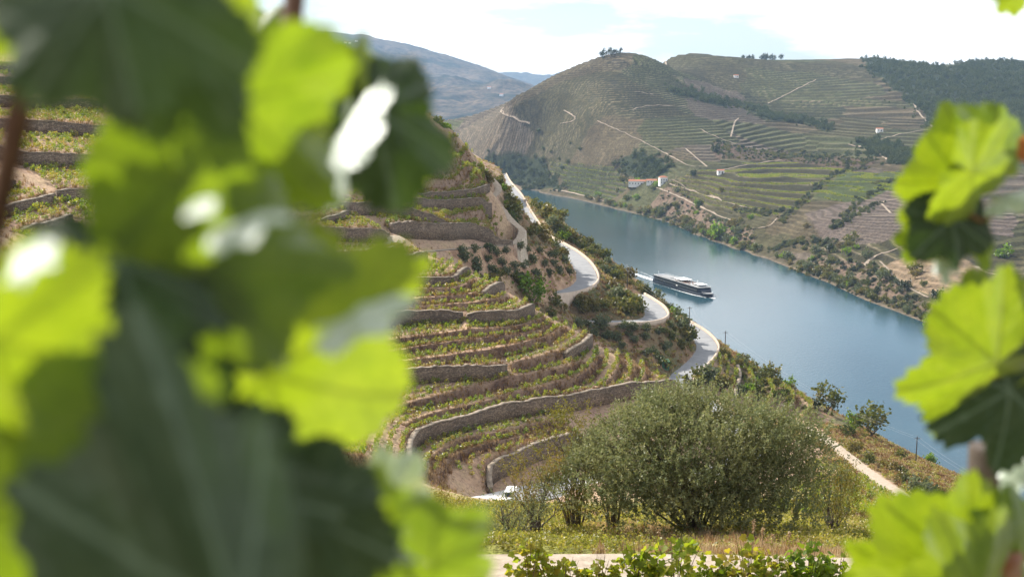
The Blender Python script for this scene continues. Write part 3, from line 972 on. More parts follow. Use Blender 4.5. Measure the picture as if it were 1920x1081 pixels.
# banks and wall feet
bp = []
for li, (kd, h, P) in enumerate(LW):
    L = len(P)
    for _ in range(int(L * 2.0 * (7 if kd == 'b' else 6))):
        t = RNG.random() * (L - 1.01); i = int(t); f = t - i
        bp.append(((P[i] * (1 - f) + P[i + 1] * f), li, (RNG.normal() * .6 - .3 if kd == 'b' else .35 + abs(RNG.normal()) * .5)))
q = []
for p3, li, o in bp:
    P = LW[li][2]
    i = int(np.argmin((P[:, 0] - p3[0]) ** 2 + (P[:, 1] - p3[1]) ** 2)); i2 = min(i + 1, len(P) - 1); i1 = max(i2 - 1, 0)
    tx, ty = P[i2, 0] - P[i1, 0], P[i2, 1] - P[i1, 1]; l = math.hypot(tx, ty) + 1e-9
    q.append((p3[0] - ty / l * o, p3[1] + tx / l * o))
q = np.array(q)
tuft_src = [(tuft_mesh(s, 8, .55, .05, .3), m_grass if s % 3 else m_grassr) for s in range(6)]
tag(scatter('dry_grass', np.c_[q, near_z(q[:, 0], q[:, 1])], RNG.random(len(q)) * 6.28, .7 + .8 * RNG.random(len(q)), tuft_src), None, None, None, 'stuff')
# foreground slope
n = 26000
py_ = 34 * np.exp(RNG.random(n) * math.log(215 / 34.0)); xx = (RNG.random(n) * 2300 - 150 - CX) / FPX * py_
rn = grid_sample(RNEAR, xx, py_)
ok = (rn > .1) & ((py_ < 185) | (RNG.random(n) < .25))
qx, qy = xx[ok], py_[ok]
cl = fbm(qx / 5, qy / 9, 121, 3)
g_src = [(weed_mesh(20 + s, 34, .3, .5, .10), m_grassg) for s in range(4)]
d_src = [(tuft_mesh(30 + s, 12, .5, .018, .3), m_grass) for s in range(3)] + [(tuft_mesh(40 + s, 12, .55, .02, .3), m_grassr) for s in range(1)]
gm = cl + RNG.normal(size=len(qx)) * .25 > -.10
sc = (.7 + .7 * RNG.random(len(qx))) * np.clip(qy / 60, .7, 1.5) * np.where(qy > 180, .55, 1)
for nm, mk, src in (('weeds', gm, g_src), ('dry_grass', ~gm, d_src)):
    tag(scatter(nm, np.c_[qx[mk], qy[mk], near_z(qx[mk], qy[mk])], RNG.random(mk.sum()) * 6.28, sc[mk] * (1 if nm == 'weeds' else .62), src), None, None, None, 'stuff')
n = 15000
yy = 215 + 215 * RNG.random(n); px_ = -150 + 1000 * RNG.random(n); xx = (px_ - CX) / FPX * yy
rn = grid_sample(RNEAR, xx, yy); te = grid_sample(TERR, xx, yy)
ok = (rn > .6) & ((te < .35) | (RNG.random(n) < .25))
qx, qy = xx[ok], yy[ok]
tag(scatter('dry_grass', np.c_[qx, qy, near_z(qx, qy)], RNG.random(len(qx)) * 6.28, .8 + 1.0 * RNG.random(len(qx)), tuft_src + [(weed_mesh(90, 26, .5, .5, .2), m_grassg)]), None, None, None, 'stuff')
# rough grass and low scrub on the slope to the river and the olive bank
n = 26000
yy = 330 + 420 * RNG.random(n) ** 1.6; px_ = 820 + RNG.random(n) * 1050
low_ = RNG.random(n) < .16; yy = np.where(low_, 232 + 170 * RNG.random(n), yy); px_ = np.where(low_, 1560 + 330 * RNG.random(n), px_); xx = (px_ - CX) / FPX * yy
rn = grid_sample(RNEAR, xx, yy); te = grid_sample(TERR, xx, yy); zz = near_z(xx, yy)
ok = (rn > .6) & (te < .3) & (zz > 2)
qx, qy, zz = xx[ok], yy[ok], zz[ok]
s_src = [(weed_mesh(60 + s, 30, .55, .6, .28), m_grassg if s % 2 else m_grassr) for s in range(4)] + [(tuft_mesh(70 + s, 9, .7, .07, .5), m_grass) for s in range(2)]
tag(scatter('hillside_scrub', np.c_[qx, qy, zz], RNG.random(len(qx)) * 6.28, .8 + 1.0 * RNG.random(len(qx)), s_src), None, None, None, 'stuff')
# ================================================================== OPPOSITE SIDE OF THE VALLEY
RBANK = [atZ(px, py, 0.0)[:2] for px, py in [(1990,740),(1830,655),(1760,618),(1700,590),(1620,560),(1560,532),(1500,509),(1450,489),(1400,472),(1340,452),(1290,432),(1250,415),(1200,402),(1150,390),(1080,373),(1020,362)]]
RBANK += [np.array([15., 2130.]), np.array([-60., 2210.]), np.array([-200., 2320.]), np.array([-420., 2420.])]
RBANK = np.array(RBANK)
RBANK = resample(np.c_[RBANK, np.zeros(len(RBANK))], 30.0)[:, :2]
FC = [
 (1330,392,1470),(1330,362,1560),(1330,338,1640),(1240,338,1695),(1240,375,1652),(1180,350,1765),(1180,378,1738),(1100,345,1925),(1120,365,1855),(1050,352,1980),
 (1450,330,1660),(1450,302,1780),(1540,306,1760),(1600,325,1650),(1560,350,1500),(1480,398,1370),(1420,410,1370),(1400,432,1345),(1440,455,1290),
 (1450,285,1950),(1560,290,1940),(1450,230,2150),(1450,190,2400),(1400,112,2900),(1330,110,2850),(1250,108,2700),
 (1500,112,2950),(1620,110,2950),(1690,118,2950),(1750,126,2930),(1830,117,2950),(1920,118,2950),(2050,130,2900),(2250,140,2900),
 (1170,97,2350),(1215,103,2360),(1130,108,2330),(1090,125,2310),(1050,147,2290),(1000,170,2270),(950,197,2240),(890,220,2210),(838,243,2190),(780,275,2190),(700,315,2200),
 (1170,150,2230),(1100,200,2130),(1100,250,2065),(1000,250,2130),(920,260,2200),(880,275,2230),(1000,300,2085),(940,310,2195),(1100,310,1965),(1050,330,2015),(960,335,2155),
 (1250,170,2230),(1250,220,2080),(1250,260,1950),(1250,300,1830),(1300,280,1850),(1350,250,2000),(1350,190,2320),(1320,300,1790),(1380,310,1750),
 (1500,420,1295),(1560,390,1360),(1600,360,1420),(1640,345,1480),(1560,430,1245),(1620,450,1190),(1700,400,1285),(1700,440,1185),(1720,370,1330),
 (1500,470,1215),(1560,490,1150),(1620,520,1078),(1680,560,1008),(1650,485,1125),(1720,500,1062),(1720,540,988),(1800,560,905),(1850,500,1040),(1800,450,1110),(1850,610,850),
 (1900,550,930),(1920,450,1130),(1920,380,1300),(1800,400,1250),(1780,340,1480),(1700,310,1640),(1680,285,1800),(1750,275,1850),(1750,245,2000),(1850,250,2010),(1920,250,2010),
 (1650,270,1960),(1650,230,2130),(1650,180,2400),(1750,190,2350),(1850,180,2400),(1920,180,2400),(1720,150,2600),(1880,145,2650),(1560,150,2600),(1580,250,2060),(2050,300,1800),(2050,450,1150),(2100,600,850),(2200,250,2000),(2300,500,1000),
]
fctrl = [atY(*c) for c in FC]; NFC = len(fctrl)
for i, p in enumerate(RBANK):
    q = RBANK[min(i + 1, len(RBANK) - 1)] - RBANK[max(i - 1, 0)]; q = q / np.linalg.norm(q)
    nx, ny = q[1], -q[0]        # away from the river (river lies to the left when walking upstream)
    fctrl += [np.array([p[0], p[1], 0.3]), np.array([p[0] + nx * 11, p[1] + ny * 11, 5.5]), np.array([p[0] - nx * 40, p[1] - ny * 40, -7.0])]
fctrl += [np.array(q, float) for q in [(-100,2420,75),(-250,2550,70),(100,2900,120),(500,3300,150),(1000,3300,170),(1600,3200,170),(-100,3100,60),(0,2700,95),(260,2700,165),(420,3100,190),(500,560,10),(480,400,10)]]
fctrl = np.array(fctrl)
_lam = np.r_[np.full(NFC, 4.0), np.full(3 * len(RBANK), .08), np.full(100, 4.0)]
keep = []
for i in list(range(NFC, len(fctrl))) + list(range(NFC)):
    if all(np.hypot(*(fctrl[i, :2] - fctrl[j, :2])) > 6.0 for j in keep): keep.append(i)
fctrl = fctrl[keep]; _lam = _lam[keep]
_m = len(fctrl); FS = 30.0
_d2 = ((fctrl[:, None, :2] - fctrl[None, :, :2]) ** 2).sum(-1)
_A = np.zeros((_m + 3, _m + 3))
_A[:_m, :_m] = -np.sqrt(_d2 + FS * FS) + np.diag(_lam)
_A[:_m, _m] = 1; _A[_m, :_m] = 1
_A[:_m, _m + 1:] = fctrl[:, :2] / 100; _A[_m + 1:, :_m] = fctrl[:, :2].T / 100
_fw = np.linalg.solve(_A, np.r_[fctrl[:, 2], 0, 0, 0])
def fbase(x, y):
    sh = x.shape; x = x.ravel(); y = y.ravel(); out = np.empty(len(x))
    for s in range(0, len(x), 30000):
        xs = x[s:s + 30000, None]; ys = y[s:s + 30000, None]
        out[s:s + 30000] = -np.sqrt((xs - fctrl[None, :, 0]) ** 2 + (ys - fctrl[None, :, 1]) ** 2 + FS * FS) @ _fw[:_m] + _fw[_m] + _fw[_m + 1] * xs[:, 0] / 100 + _fw[_m + 2] * ys[:, 0] / 100
    return out.reshape(sh)
FU = np.linspace(-0.13, 0.50, 640)
FY = np.concatenate([np.arange(640, 820, 6), np.arange(820, 1400, 2.2), np.arange(1400, 2300, 2.8), np.arange(2300, 3050, 6), np.arange(3050, 3300, 25)])
_cy = FY[::6]; _cu = FU[::5]          # evaluate on a coarser net, then refine
_cy = np.r_[_cy, FY[-1]] if _cy[-1] < FY[-1] else _cy
_cu = np.r_[_cu, FU[-1]] if _cu[-1] < FU[-1] else _cu
_CY, _CU = np.meshgrid(_cy, _cu, indexing='ij')
_CZ = fbase(_CU * _CY, _CY)
_t = np.stack([np.interp(FU, _cu, r) for r in _CZ], 0)
FZ = np.stack([np.interp(FY, _cy, _t[:, j]) for j in range(len(FU))], 1)
fGY, fGU = np.meshgrid(FY, FU, indexing='ij'); fGX = fGU * fGY
fpx, fpy, _q = project(np.stack([fGX, fGY, FZ], -1).reshape(-1, 3))
fpx = fpx.reshape(FZ.shape); fpy = fpy.reshape(FZ.shape)
# broad relief: gullies on the steep ground
FZ += np.clip((FZ - 4) / 25, 0, 1) * (2.4 * fbm(fGX / 70, fGY / 70, 31, 3))
# plots of the slope as traced on the ground (photo outline projected on to the hill)
rag_x = fpx + 16 * fbm(fGX / 55, fGY / 55, 33, 3); rag_y = fpy + 9 * fbm(fGX / 55, fGY / 55, 34, 3)
def plot(poly, y0=700, y1=3300): return inpoly(rag_x, rag_y, poly) & (fGY > y0) & (fGY < y1)
WOODS = [(1615,112),(1680,108),(1760,126),(1850,112),(2100,100),(2100,262),(1900,290),(1800,262),(1760,245),(1735,215),(1700,180),(1640,140)]
WOOD2 = [(1590,268),(1640,262),(1700,280),(1760,300),(1740,312),(1690,305),(1640,290)]
WOOD3 = [(905,290),(960,280),(1010,296),(1040,340),(1050,356),(985,352),(930,330)]
WOOD4 = [(1158,292),(1200,282),(1250,300),(1262,322),(1240,330),(1180,332),(1165,318)]
WOOD5 = [(1255,172),(1300,170),(1420,205),(1560,235),(1560,246),(1440,222),(1360,195),(1300,185)]
terr = np.ones(FZ.shape)                                    # where the ground is stepped
woods = plot(WOODS) | plot(WOOD2) | plot(WOOD3) | plot(WOOD4) | plot(WOOD5)
rocky = plot([(1150,392),(1190,358),(1260,352),(1330,398),(1400,430),(1420,470),(1300,440)], 700, 1700) | plot([(1440,490),(1500,455),(1560,480),(1640,490),(1700,560),(1830,590),(1830,655),(1700,592),(1560,535)], 700, 1200)
scrubm = plot([(1330,268),(1500,285),(1640,300),(1600,312),(1450,300),(1340,302)], 1500, 2300)
tan = plot([(1640,500),(1700,478),(1800,484),(1850,520),(1840,580),(1760,560),(1690,535)], 700, 1400)
plough = plot([(1500,400),(1600,372),(1720,352),(1900,372),(1900,440),(1720,440),(1620,452),(1540,440)], 700, 1700)
green = plot([(1510,360),(1590,322),(1690,320),(1700,345),(1640,372),(1560,372)], 1200, 1800)
blockA = plot([(1258,345),(1330,322),(1440,302),(1560,306),(1600,316),(1530,360),(1480,405),(1400,400),(1290,372)], 1200, 1900)
blockC = plot([(1030,300),(1140,305),(1165,320),(1180,352),(1150,372),(1060,360)], 1500, 2200)
palef = plot([(838,243),(950,197),(1000,250),(980,290),(890,290),(840,262)], 1800, 2400)
terr = np.where(woods | rocky | scrubm, 0.0, 1.0)
rs = np.random.default_rng(5); NS = 170
seed_y = 850 + 2150 * rs.random(NS) ** 1.1; seed_x = (-.1 + .58 * rs.random(NS)) * seed_y
jx = fGX + 40 * fbm(fGX / 90, fGY / 90, 45, 2); jy = fGY + 40 * fbm(fGX / 90, fGY / 90, 46, 2)
cell = np.zeros(FZ.shape, int); bd = np.full(FZ.shape, 1e12)
for k in range(NS):
    d2 = (jx - seed_x[k]) ** 2 + ((jy - seed_y[k]) * .8) ** 2
    m_ = d2 < bd; bd = np.where(m_, d2, bd); cell = np.where(m_, k, cell)
named = np.select([plough, tan, green, blockA, blockC, palef], [NS, NS + 1, NS + 2, NS + 3, NS + 4, NS + 5], 0)
cell = np.where(named > 0, named, cell)
c_step = np.r_[rs.choice([2.4, 3.0, 3.8, 4.6], NS, p=[.2, .35, .3, .15]), 1.7, 2.6, 2.6, 4.4, 5.0, 3.4]
c_tx = np.r_[rs.normal(size=NS) * .035, .01, 0, 0, -.012, .0, 0]; c_ty = np.r_[rs.normal(size=NS) * .03, 0, 0, 0, 0, 0, .01]
c_col = np.r_[rs.random(NS), .4, .5, .2, .35, .3, .7]; c_con = np.r_[.55 + .5 * rs.random(NS), .6, .5, .4, 1.0, 1.0, .8]
step = c_step[cell] * np.where(fGY > 1900, 1.2, 1.0)
warp = 2.6 * fbm(fGX / 130, fGY / 130, 41, 3) + 0.5 * fbm(fGX / 18, fGY / 18, 43, 2) + c_tx[cell] * fGX + c_ty[cell] * fGY
ph = (FZ + warp) / step
fr = ph - np.floor(ph)
sm = np.clip((fr - 0.62) / 0.38, 0, 1); sm = sm * sm * (3 - 2 * sm)
stepped = (np.floor(ph) + 0.18 * fr + 0.82 * sm) * step - warp
amp = terr * np.clip((FZ - 7) / 5, 0, 1) * np.clip((3000 - fGY) / 300, 0, 1)
FZ = FZ * (1 - amp) + stepped * amp
riser = (fr > 0.62) * amp
lip = (fr > 0.02) * (fr < 0.2) * amp
FZ += (1 - terr) * np.clip(FZ / 4, 0, 1) * 1.3 * fbm(fGX / 9, fGY / 9, 51, 4)
def far_z(x, y):
    x = np.asarray(x, float); y = np.asarray(y, float)
    fj = np.clip((x / y - FU[0]) / (FU[1] - FU[0]), 0, len(FU) - 1.001); yi = np.clip(np.searchsorted(FY, y) - 1, 0, len(FY) - 2)
    ft = np.clip((y - FY[yi]) / (FY[yi + 1] - FY[yi]), 0, 1); j = fj.astype(int); fx = fj - j
    return (FZ[yi, j] * (1 - fx) + FZ[yi, j + 1] * fx) * (1 - ft) + (FZ[yi + 1, j] * (1 - fx) + FZ[yi + 1, j + 1] * fx) * ft
def far_hit(px, py, y0=800, y1=3040, step=2.0):
    ys = np.arange(y0, y1, step); d = ray(px, py)
    x = d[0] / d[1] * ys; z = CAM[2] + d[2] / d[1] * ys
    g_ = far_z(x, ys); b_ = z < g_
    i = int(np.argmax(b_)) if b_.any() else int(np.argmin(np.abs(z - g_)))
    return np.array([x[i], ys[i], g_[i]])
# colour
q1 = fbm(fGX / 40, fGY / 40, 61, 4); q2 = fbm(fGX / 7, fGY / 7, 63, 3); q3 = fbm(fGX / 120, fGY / 120, 65, 3)
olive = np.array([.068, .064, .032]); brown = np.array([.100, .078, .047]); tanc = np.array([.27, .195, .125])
dark = np.array([.030, .028, .018]); palec = np.array([.22, .175, .12]); greeny = np.array([.066, .074, .032]); greyb = np.array([.115, .092, .076])
cc = c_col[cell][..., None]
FCc = np.where(cc < .35, greeny, np.where(cc < .6, olive, np.where(cc < .82, brown, greyb)))
mixn = np.clip(.5 + q1 * .8 + q3 * .5, 0, 1)[..., None]
FCc = FCc * (.55 + .45 * mixn) + (olive * mixn + brown * (1 - mixn)) * .3
def blend(mask, col, k=1.0):
    global FCc
    mk = (np.asarray(mask, float) * k)[..., None]
    FCc = FCc * (1 - mk) + np.asarray(col) * mk
blend(palef, (.17, .14, .105), .75); blend(plough, (.135, .105, .09), .9); blend(tan, tanc, .95); blend(green, (.066, .085, .030), .9); blend(blockA, (.105, .095, .045), .75); blend(blockC, (.062, .072, .033), .9)
con = c_con[cell]
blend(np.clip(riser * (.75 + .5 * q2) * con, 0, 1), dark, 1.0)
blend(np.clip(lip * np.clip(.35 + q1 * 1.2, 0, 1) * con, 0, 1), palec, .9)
blend(rocky, np.array([.20, .14, .105]), .85)
blend(np.clip(rocky * np.clip(q2 * 2 + .25, 0, 1), 0, 1), (.055, .052, .03), .9)
blend(scrubm, (.10, .068, .05), .8)
blend(woods, (.03, .04, .02), .9)
near_bank = np.clip((6 - FZ) / 5, 0, 1)
blend(np.clip(near_bank, 0, 1), np.array([.085, .072, .042]), .85)
blend(np.clip((1.3 - FZ) / .8, 0, 1), np.array([.17, .135, .10]), .8)
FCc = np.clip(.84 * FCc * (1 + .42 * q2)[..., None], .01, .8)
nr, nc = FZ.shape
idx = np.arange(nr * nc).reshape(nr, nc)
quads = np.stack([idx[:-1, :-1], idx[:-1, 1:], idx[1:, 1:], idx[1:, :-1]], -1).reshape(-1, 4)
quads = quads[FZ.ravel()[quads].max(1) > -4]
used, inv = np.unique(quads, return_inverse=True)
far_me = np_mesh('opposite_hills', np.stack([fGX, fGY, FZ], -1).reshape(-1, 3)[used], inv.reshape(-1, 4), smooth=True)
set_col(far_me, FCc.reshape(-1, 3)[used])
m_far, nt, b = new_mat('far vineyard ground')
at = nt.nodes.new('ShaderNodeAttribute'); at.attribute_name = 'Col'
nA = noise_node(nt, .35, 5, .7, geo_pos(nt))
c = mixc(nt, at.outputs['Color'], ramp_node(nt, nA.outputs['Fac'], [(.3, (.45, .45, .45)), (.5, (1, 1, 1)), (.72, (1.6, 1.5, 1.4))]), 1.0, 'MULTIPLY')
nt.links.new(c, b.inputs['Base Color']); b.inputs['Roughness'].default_value = 1.0; b.inputs['Specular IOR Level'].default_value = 0.03
bump(nt, b, nA.outputs['Fac'], 1.0, 1.2)
tag(link('opposite_hills', far_me, m_far), None, None, None, 'structure')

# pale tracks on the opposite slope
m_track = mat_two('pale dirt track', (.16, .125, .09), (.33, .265, .20), .12, 1.0)
def ribbon(name, P, w, mat, dz, kind='structure', zfun=None, step=3.0, parent=None):
    P = resample(P, step)
    T = np.gradient(P[:, :2], axis=0); T /= np.linalg.norm(T, axis=1, keepdims=True) + 1e-9
    N = np.stack([-T[:, 1], T[:, 0]], 1)
    ks = np.array([-.5, -.18, .18, .5])
    V = []
    for i in range(len(P)):
        for k in ks:
            x, y = P[i, :2] + N[i] * k * w
            z = P[i, 2] if zfun is None else max(P[i, 2], float(zfun(x, y)))
            V.append((x, y, z + dz + (0.03 if abs(k) < .3 else 0)))
    n = len(ks)
    F = [(i * n + k, (i + 1) * n + k, (i + 1) * n + k + 1, i * n + k + 1) for i in range(len(P) - 1) for k in range(n - 1)]
    me = np_mesh(name, np.array(V), np.array(F)[:, ::-1])
    o = link(name, me, mat, parent)
    if kind: o['kind'] = kind
    return o
for pts, w, y0 in [([(944,203),(940,212),(968,226),(993,236)],5,1800),([(1057,209),(1077,220),(1076,228),(1050,233)],4,1800),([(1246,106),(1249,122)],6,2200),([(1120,228),(1170,250),(1240,284),(1290,310),(1326,312)],3,1500),
                   ([(1286,280),(1310,300),(1326,313)],4,1500),([(1310,242),(1345,258),(1395,275),(1440,282)],4,1500),([(1190,173),(1225,178)],4,1800),([(1180,208),(1215,200),(1290,200)],3,1800),
                   ([(1370,258),(1378,230),(1385,222)],4,1600),([(1713,195),(1725,215),(1748,238)],5,1900),([(1650,262),(1700,250),(1757,241)],5,1700),([(1440,195),(1480,175),(1530,150)],4,2000),
                   ([(1340,322),(1400,310),(1450,303),(1465,300)],4,1400),([(1255,347),(1300,360),(1380,385),(1440,395)],3,1300),([(1230,352),(1290,378),(1340,402),(1370,415)],3.2,1250),
                   ([(1620,500),(1640,482),(1680,468),(1720,452),(1760,448)],6,900),([(1560,425),(1600,408),(1680,405),(1770,403),(1900,402)],5,950),([(1670,400),(1660,390),(1655,380),(1690,372)],4,1000),
                   ([(1650,490),(1690,530),(1740,560)],3,850),([(1830,500),(1850,512),(1900,520)],5,850),([(1160,385),(1110,372),(1070,362),(1040,357)],5,1450),([(1590,272),(1640,285),(1662,300)],4,1600),([(1400,432),(1440,425),(1460,408)],3,1150)]:
    P = np.array([far_hit(p[0], p[1], y0) for p in resample(np.array([(a, b_, 0) for a, b_ in pts], float), 8.0)])
    ribbon('far_track', P, w * .55, m_track, .35, 'structure', far_z, 6.0)

# ------------------------------------------------------------------ distant blue mountains
def mountain(name, ridge, Y, depth, foot, seed, col_a, col_b):
    pxs = np.linspace(-300, 1500, 300)
    rz = np.interp(pxs, [r[0] for r in ridge], [r[1] for r in ridge])
    top = np.array([atY(a, b_, Y) for a, b_ in zip(pxs, rz)])
    nrow = 150
    V = np.empty((nrow, len(pxs), 3))
    for i in range(nrow):
        t = i / (nrow - 1)
        yy = Y + depth * .25 - t * depth * 1.25
        x = top[:, 0] * yy / Y
        s = np.clip((t - .2) / .8, 0, 1); back = np.clip((.2 - t) / .2, 0, 1)
        z = foot + (top[:, 2] - foot) * (1 - s) ** 1.15 - back * 60
        rel = fbm(x / 700, np.full_like(x, yy / 700), seed, 5) * 210 + fbm(x / 140 , np.full_like(x, yy / 200), seed + 9, 4) * 45
        z = z + rel * np.sin(math.pi * np.clip(s, 0, 1)) ** .8 * .8 + fbm(x / 60, np.full_like(x, yy / 60), seed + 5, 3) * 9
        V[i] = np.stack([x, np.full_like(x, yy), z], 1)
    n = len(pxs); idx = np.arange(nrow * n).reshape(nrow, n)
    q = np.stack([idx[:-1, :-1], idx[1:, :-1], idx[1:, 1:], idx[:-1, 1:]], -1).reshape(-1, 4)
    me = np_mesh(name, V.reshape(-1, 3), q, smooth=True)
    m, nt, b = new_mat(name + ' scrub')
    p = geo_pos(nt)
    n1_ = noise_node(nt, .0035, 8, .65, p); n2_ = noise_node(nt, .03, 6, .7, p)
    c = mixc(nt, ramp_node(nt, n1_.outputs['Fac'], [(.40, col_a), (.58, col_b)]), ramp_node(nt, n2_.outputs['Fac'], [(.35, (.25, .28, .3)), (.65, (1.8, 1.65, 1.5))]), 1.0, 'MULTIPLY')
    nt.links.new(c, b.inputs['Base Color']); b.inputs['Roughness'].default_value = 1.0; b.inputs['Specular IOR Level'].default_value = 0.0
    o = link(name, me, m); o['kind'] = 'structure'
    return V
MT = mountain('mountain', [(-300,40),(100,60),(380,78),(480,62),(560,55),(620,60),(680,66),(760,82),(850,106),(920,130),(960,146),(1000,160),(1050,182),(1150,230),(1500,400)], 9000, 3500, 0, 71, (.016, .022, .016), (.085, .068, .050))
mountain('far_mountain', [(-300,150),(700,148),(900,140),(960,135),(1000,140),(1045,142),(1150,150),(1500,200)], 14000, 2500, 20, 81, (.03, .035, .03), (.05, .05, .045))

# ------------------------------------------------------------------ river
wm = bpy.data.meshes.new('river')
wm.from_pydata([(-8900, 60, 0), (8900, 60, 0), (8900, 16900, 0), (-8900, 16900, 0)], [], [(0, 1, 2, 3)])
m_water, nt, b = new_mat('river water')
p = geo_pos(nt)
mp = nt.nodes.new('ShaderNodeMapping'); mp.inputs['Scale'].default_value = (1.0, .55, 1.0); mp.inputs['Rotation'].default_value = (0, 0, .5)
nt.links.new(p, mp.inputs['Vector'])
n1_ = noise_node(nt, .55, 4, .6, mp.outputs[0]); n2_ = noise_node(nt, .012, 3, .55, mp.outputs[0])
c = ramp_node(nt, n2_.outputs['Fac'], [(.35, (.014, .042, .054)), (.65, (.022, .058, .072))])
nt.links.new(c, b.inputs['Base Color'])
b.inputs['Roughness'].default_value = .10; b.inputs['IOR'].default_value = 1.333; b.inputs['Specular IOR Level'].default_value = .36
bump(nt, b, n1_.outputs['Fac'], .35, .35)
tag(link('river', wm, m_water), None, None, None, 'structure')

# ------------------------------------------------------------------ the hazy air of the valley
hz = MB().box(-9000, 9000, -60, 17000, -9, 520)
haze = hz.build('haze', None)
m_h = bpy.data.materials.new('valley haze'); m_h.use_nodes = True
nt = m_h.node_tree; nt.nodes.clear()
o_ = nt.nodes.new('ShaderNodeOutputMaterial'); v_ = nt.nodes.new('ShaderNodeVolumePrincipled')
v_.inputs['Color'].default_value = (.50, .72, 1.0, 1); v_.inputs['Density'].default_value = HAZE_DENSITY; v_.inputs['Anisotropy'].default_value = 0.25
nt.links.new(v_.outputs[0], o_.inputs['Volume'])
haze.data.materials.append(m_h)
tag(haze, None, None, None, 'stuff')
# ================================================================== TREES AND SHRUBS
m_olive = mat_foliage('olive foliage', [(0.058, 0.072, 0.036), (0.098, 0.114, 0.062), (0.137, 0.150, 0.088)], .35, (1.3, 1.3, .8), .03, .5, .25)
m_shrub = mat_foliage('shrub foliage', [(0.046, 0.062, 0.021), (0.078, 0.094, 0.034), (0.124, 0.124, 0.046), (0.156, 0.124, 0.052)], .38, (1.4, 1.4, .6), .03, .5, .25)
m_bright = mat_foliage('bright foliage', [(0.072, 0.124, 0.021), (0.111, 0.169, 0.029), (0.150, 0.202, 0.039)], .5, (1.6, 1.7, .5), .03, .5, .3)
m_rust = mat_foliage('browning foliage', [(0.098, 0.078, 0.033), (0.143, 0.111, 0.039), (0.169, 0.156, 0.046)], .38, (1.4, 1.3, .6), .06, .6, .3)
m_pine = mat_foliage('dark wood foliage', [(.020, .030, .016), (.034, .045, .022), (.052, .060, .028)], .25, (1.2, 1.3, .7), .05, .6, .03)
m_trunk = mat_two('grey bark', (.07, .055, .042), (.13, .105, .085), 4.0, 1.0, .5, .03, True)

def crown_mesh(seed, n=260, r=(1, 1, .85), z=1.0, s=.34, clumps=14):
    rng = np.random.default_rng(seed)
    V, F = leaf_cards(n, (0, 0, z), r, s, rng, .2, .8, zmin=.05, clumps=clumps, clump_r=.26)
    return np_mesh('crown', V, F)
def trunk_mesh(seed, h=.9, r=.09, limbs=4):
    rng = np.random.default_rng(seed); mb = MB()
    mb.tube([(0, 0, -.3), (.04, .02, h * .3), (-.03, .03, h * .6)], [r * 1.25, r, r * .8], 6)
    for k in range(limbs):
        a = k * 6.28 / limbs + rng.random(); q = .5 + .2 * rng.random()
        mb.tube([(-.03, .03, h * .5), (math.cos(a) * q * .5, math.sin(a) * q * .5, h * .85), (math.cos(a) * q, math.sin(a) * q, h * 1.3)], [r * .6, r * .42, r * .15], 5)
    return mb.mesh('trunk')
CROWNS = [crown_mesh(200 + k, 300, (1.0, 1.0, .8), .95, .30, 12 + k) for k in range(6)]
TALL = [crown_mesh(230 + k, 340, (1.0, 1.0, 1.25), 1.6, .30, 16 + k) for k in range(4)]
TRUNKS = [trunk_mesh(240 + k) for k in range(3)]
_mc = {}
def crown_with(me, mat):
    key = (me.name, mat.name)
    if key not in _mc:
        c = me.copy(); c.materials.clear(); c.materials.append(mat); _mc[key] = c
    return _mc[key]
def tree(name, P, r, mat, label, cat, group=None, tall=False, parts=True, sz=1.0, k=None):
    k = int(RNG.integers(0, 100)) if k is None else k
    src = TALL[k % 4] if tall else CROWNS[k % 6]
    me = crown_with(src, mat)
    sx = r * (.9 + .25 * RNG.random()); s3 = (sx, r * (.9 + .25 * RNG.random()), r * sz * (.9 + .25 * RNG.random()))
    if parts:
        e = empty(name, P, RNG.random() * 6.28); e.scale = s3
        link('crown', me, None, e); link('trunk', TRUNKS[k % 3], m_trunk, e)
    else:
        e = link(name, me); e.location = P; e.rotation_euler = (0, 0, RNG.random() * 6.28); e.scale = s3
    return tag(e, label, cat, group)
def ground_at(px, py, y0=300, y1=900):
    return hits(GZ, px, py, y0, y1, .5)

# olive trees on the brown bank inside the first bend
for px, py in [(890,478),(917,476),(932,481),(950,478),(975,472),(988,474),(1012,476),(1031,484),(1042,466),(1056,479),(914,492),(942,502),(966,504),(983,504),(997,497),(1021,502),(1038,499),(1058,495),(893,499),(922,514),(896,513),(950,519),(975,522),(1003,518),(1030,520),(1048,514),(868,478),(1068,516),(872,492)]:
    P = ground_at(px, py, 340, 470)
    tree('olive_tree', P - np.array([0, 0, .2]), 1.25 + .5 * RNG.random(), m_olive, 'grey green olive tree in the rows on the brown bank inside the first road bend', 'olive tree', 'olive trees on the bank inside the first bend')
for px, py, r in [(1100,618,1.6),(1128,622,2.6),(1170,618,1.6),(1186,622,1.7),(1112,632,1.5),(1140,636,1.8),(1157,640,1.5),(1212,622,1.5),(1178,632,1.3),(1236,626,1.4),(1214,668,1.4),(1236,676,1.4),(1226,662,1.2),(1192,645,1.4),(1210,640,1.3),(1245,655,1.5),(1085,614,1.5),(1165,655,1.3)]:
    P = ground_at(px, py, 360, 440)
    tree('olive_tree', P - np.array([0, 0, .2]), r, m_olive, 'olive tree on the stepped brown slope just below the middle hairpin', 'olive tree', 'olive trees below the middle hairpin')
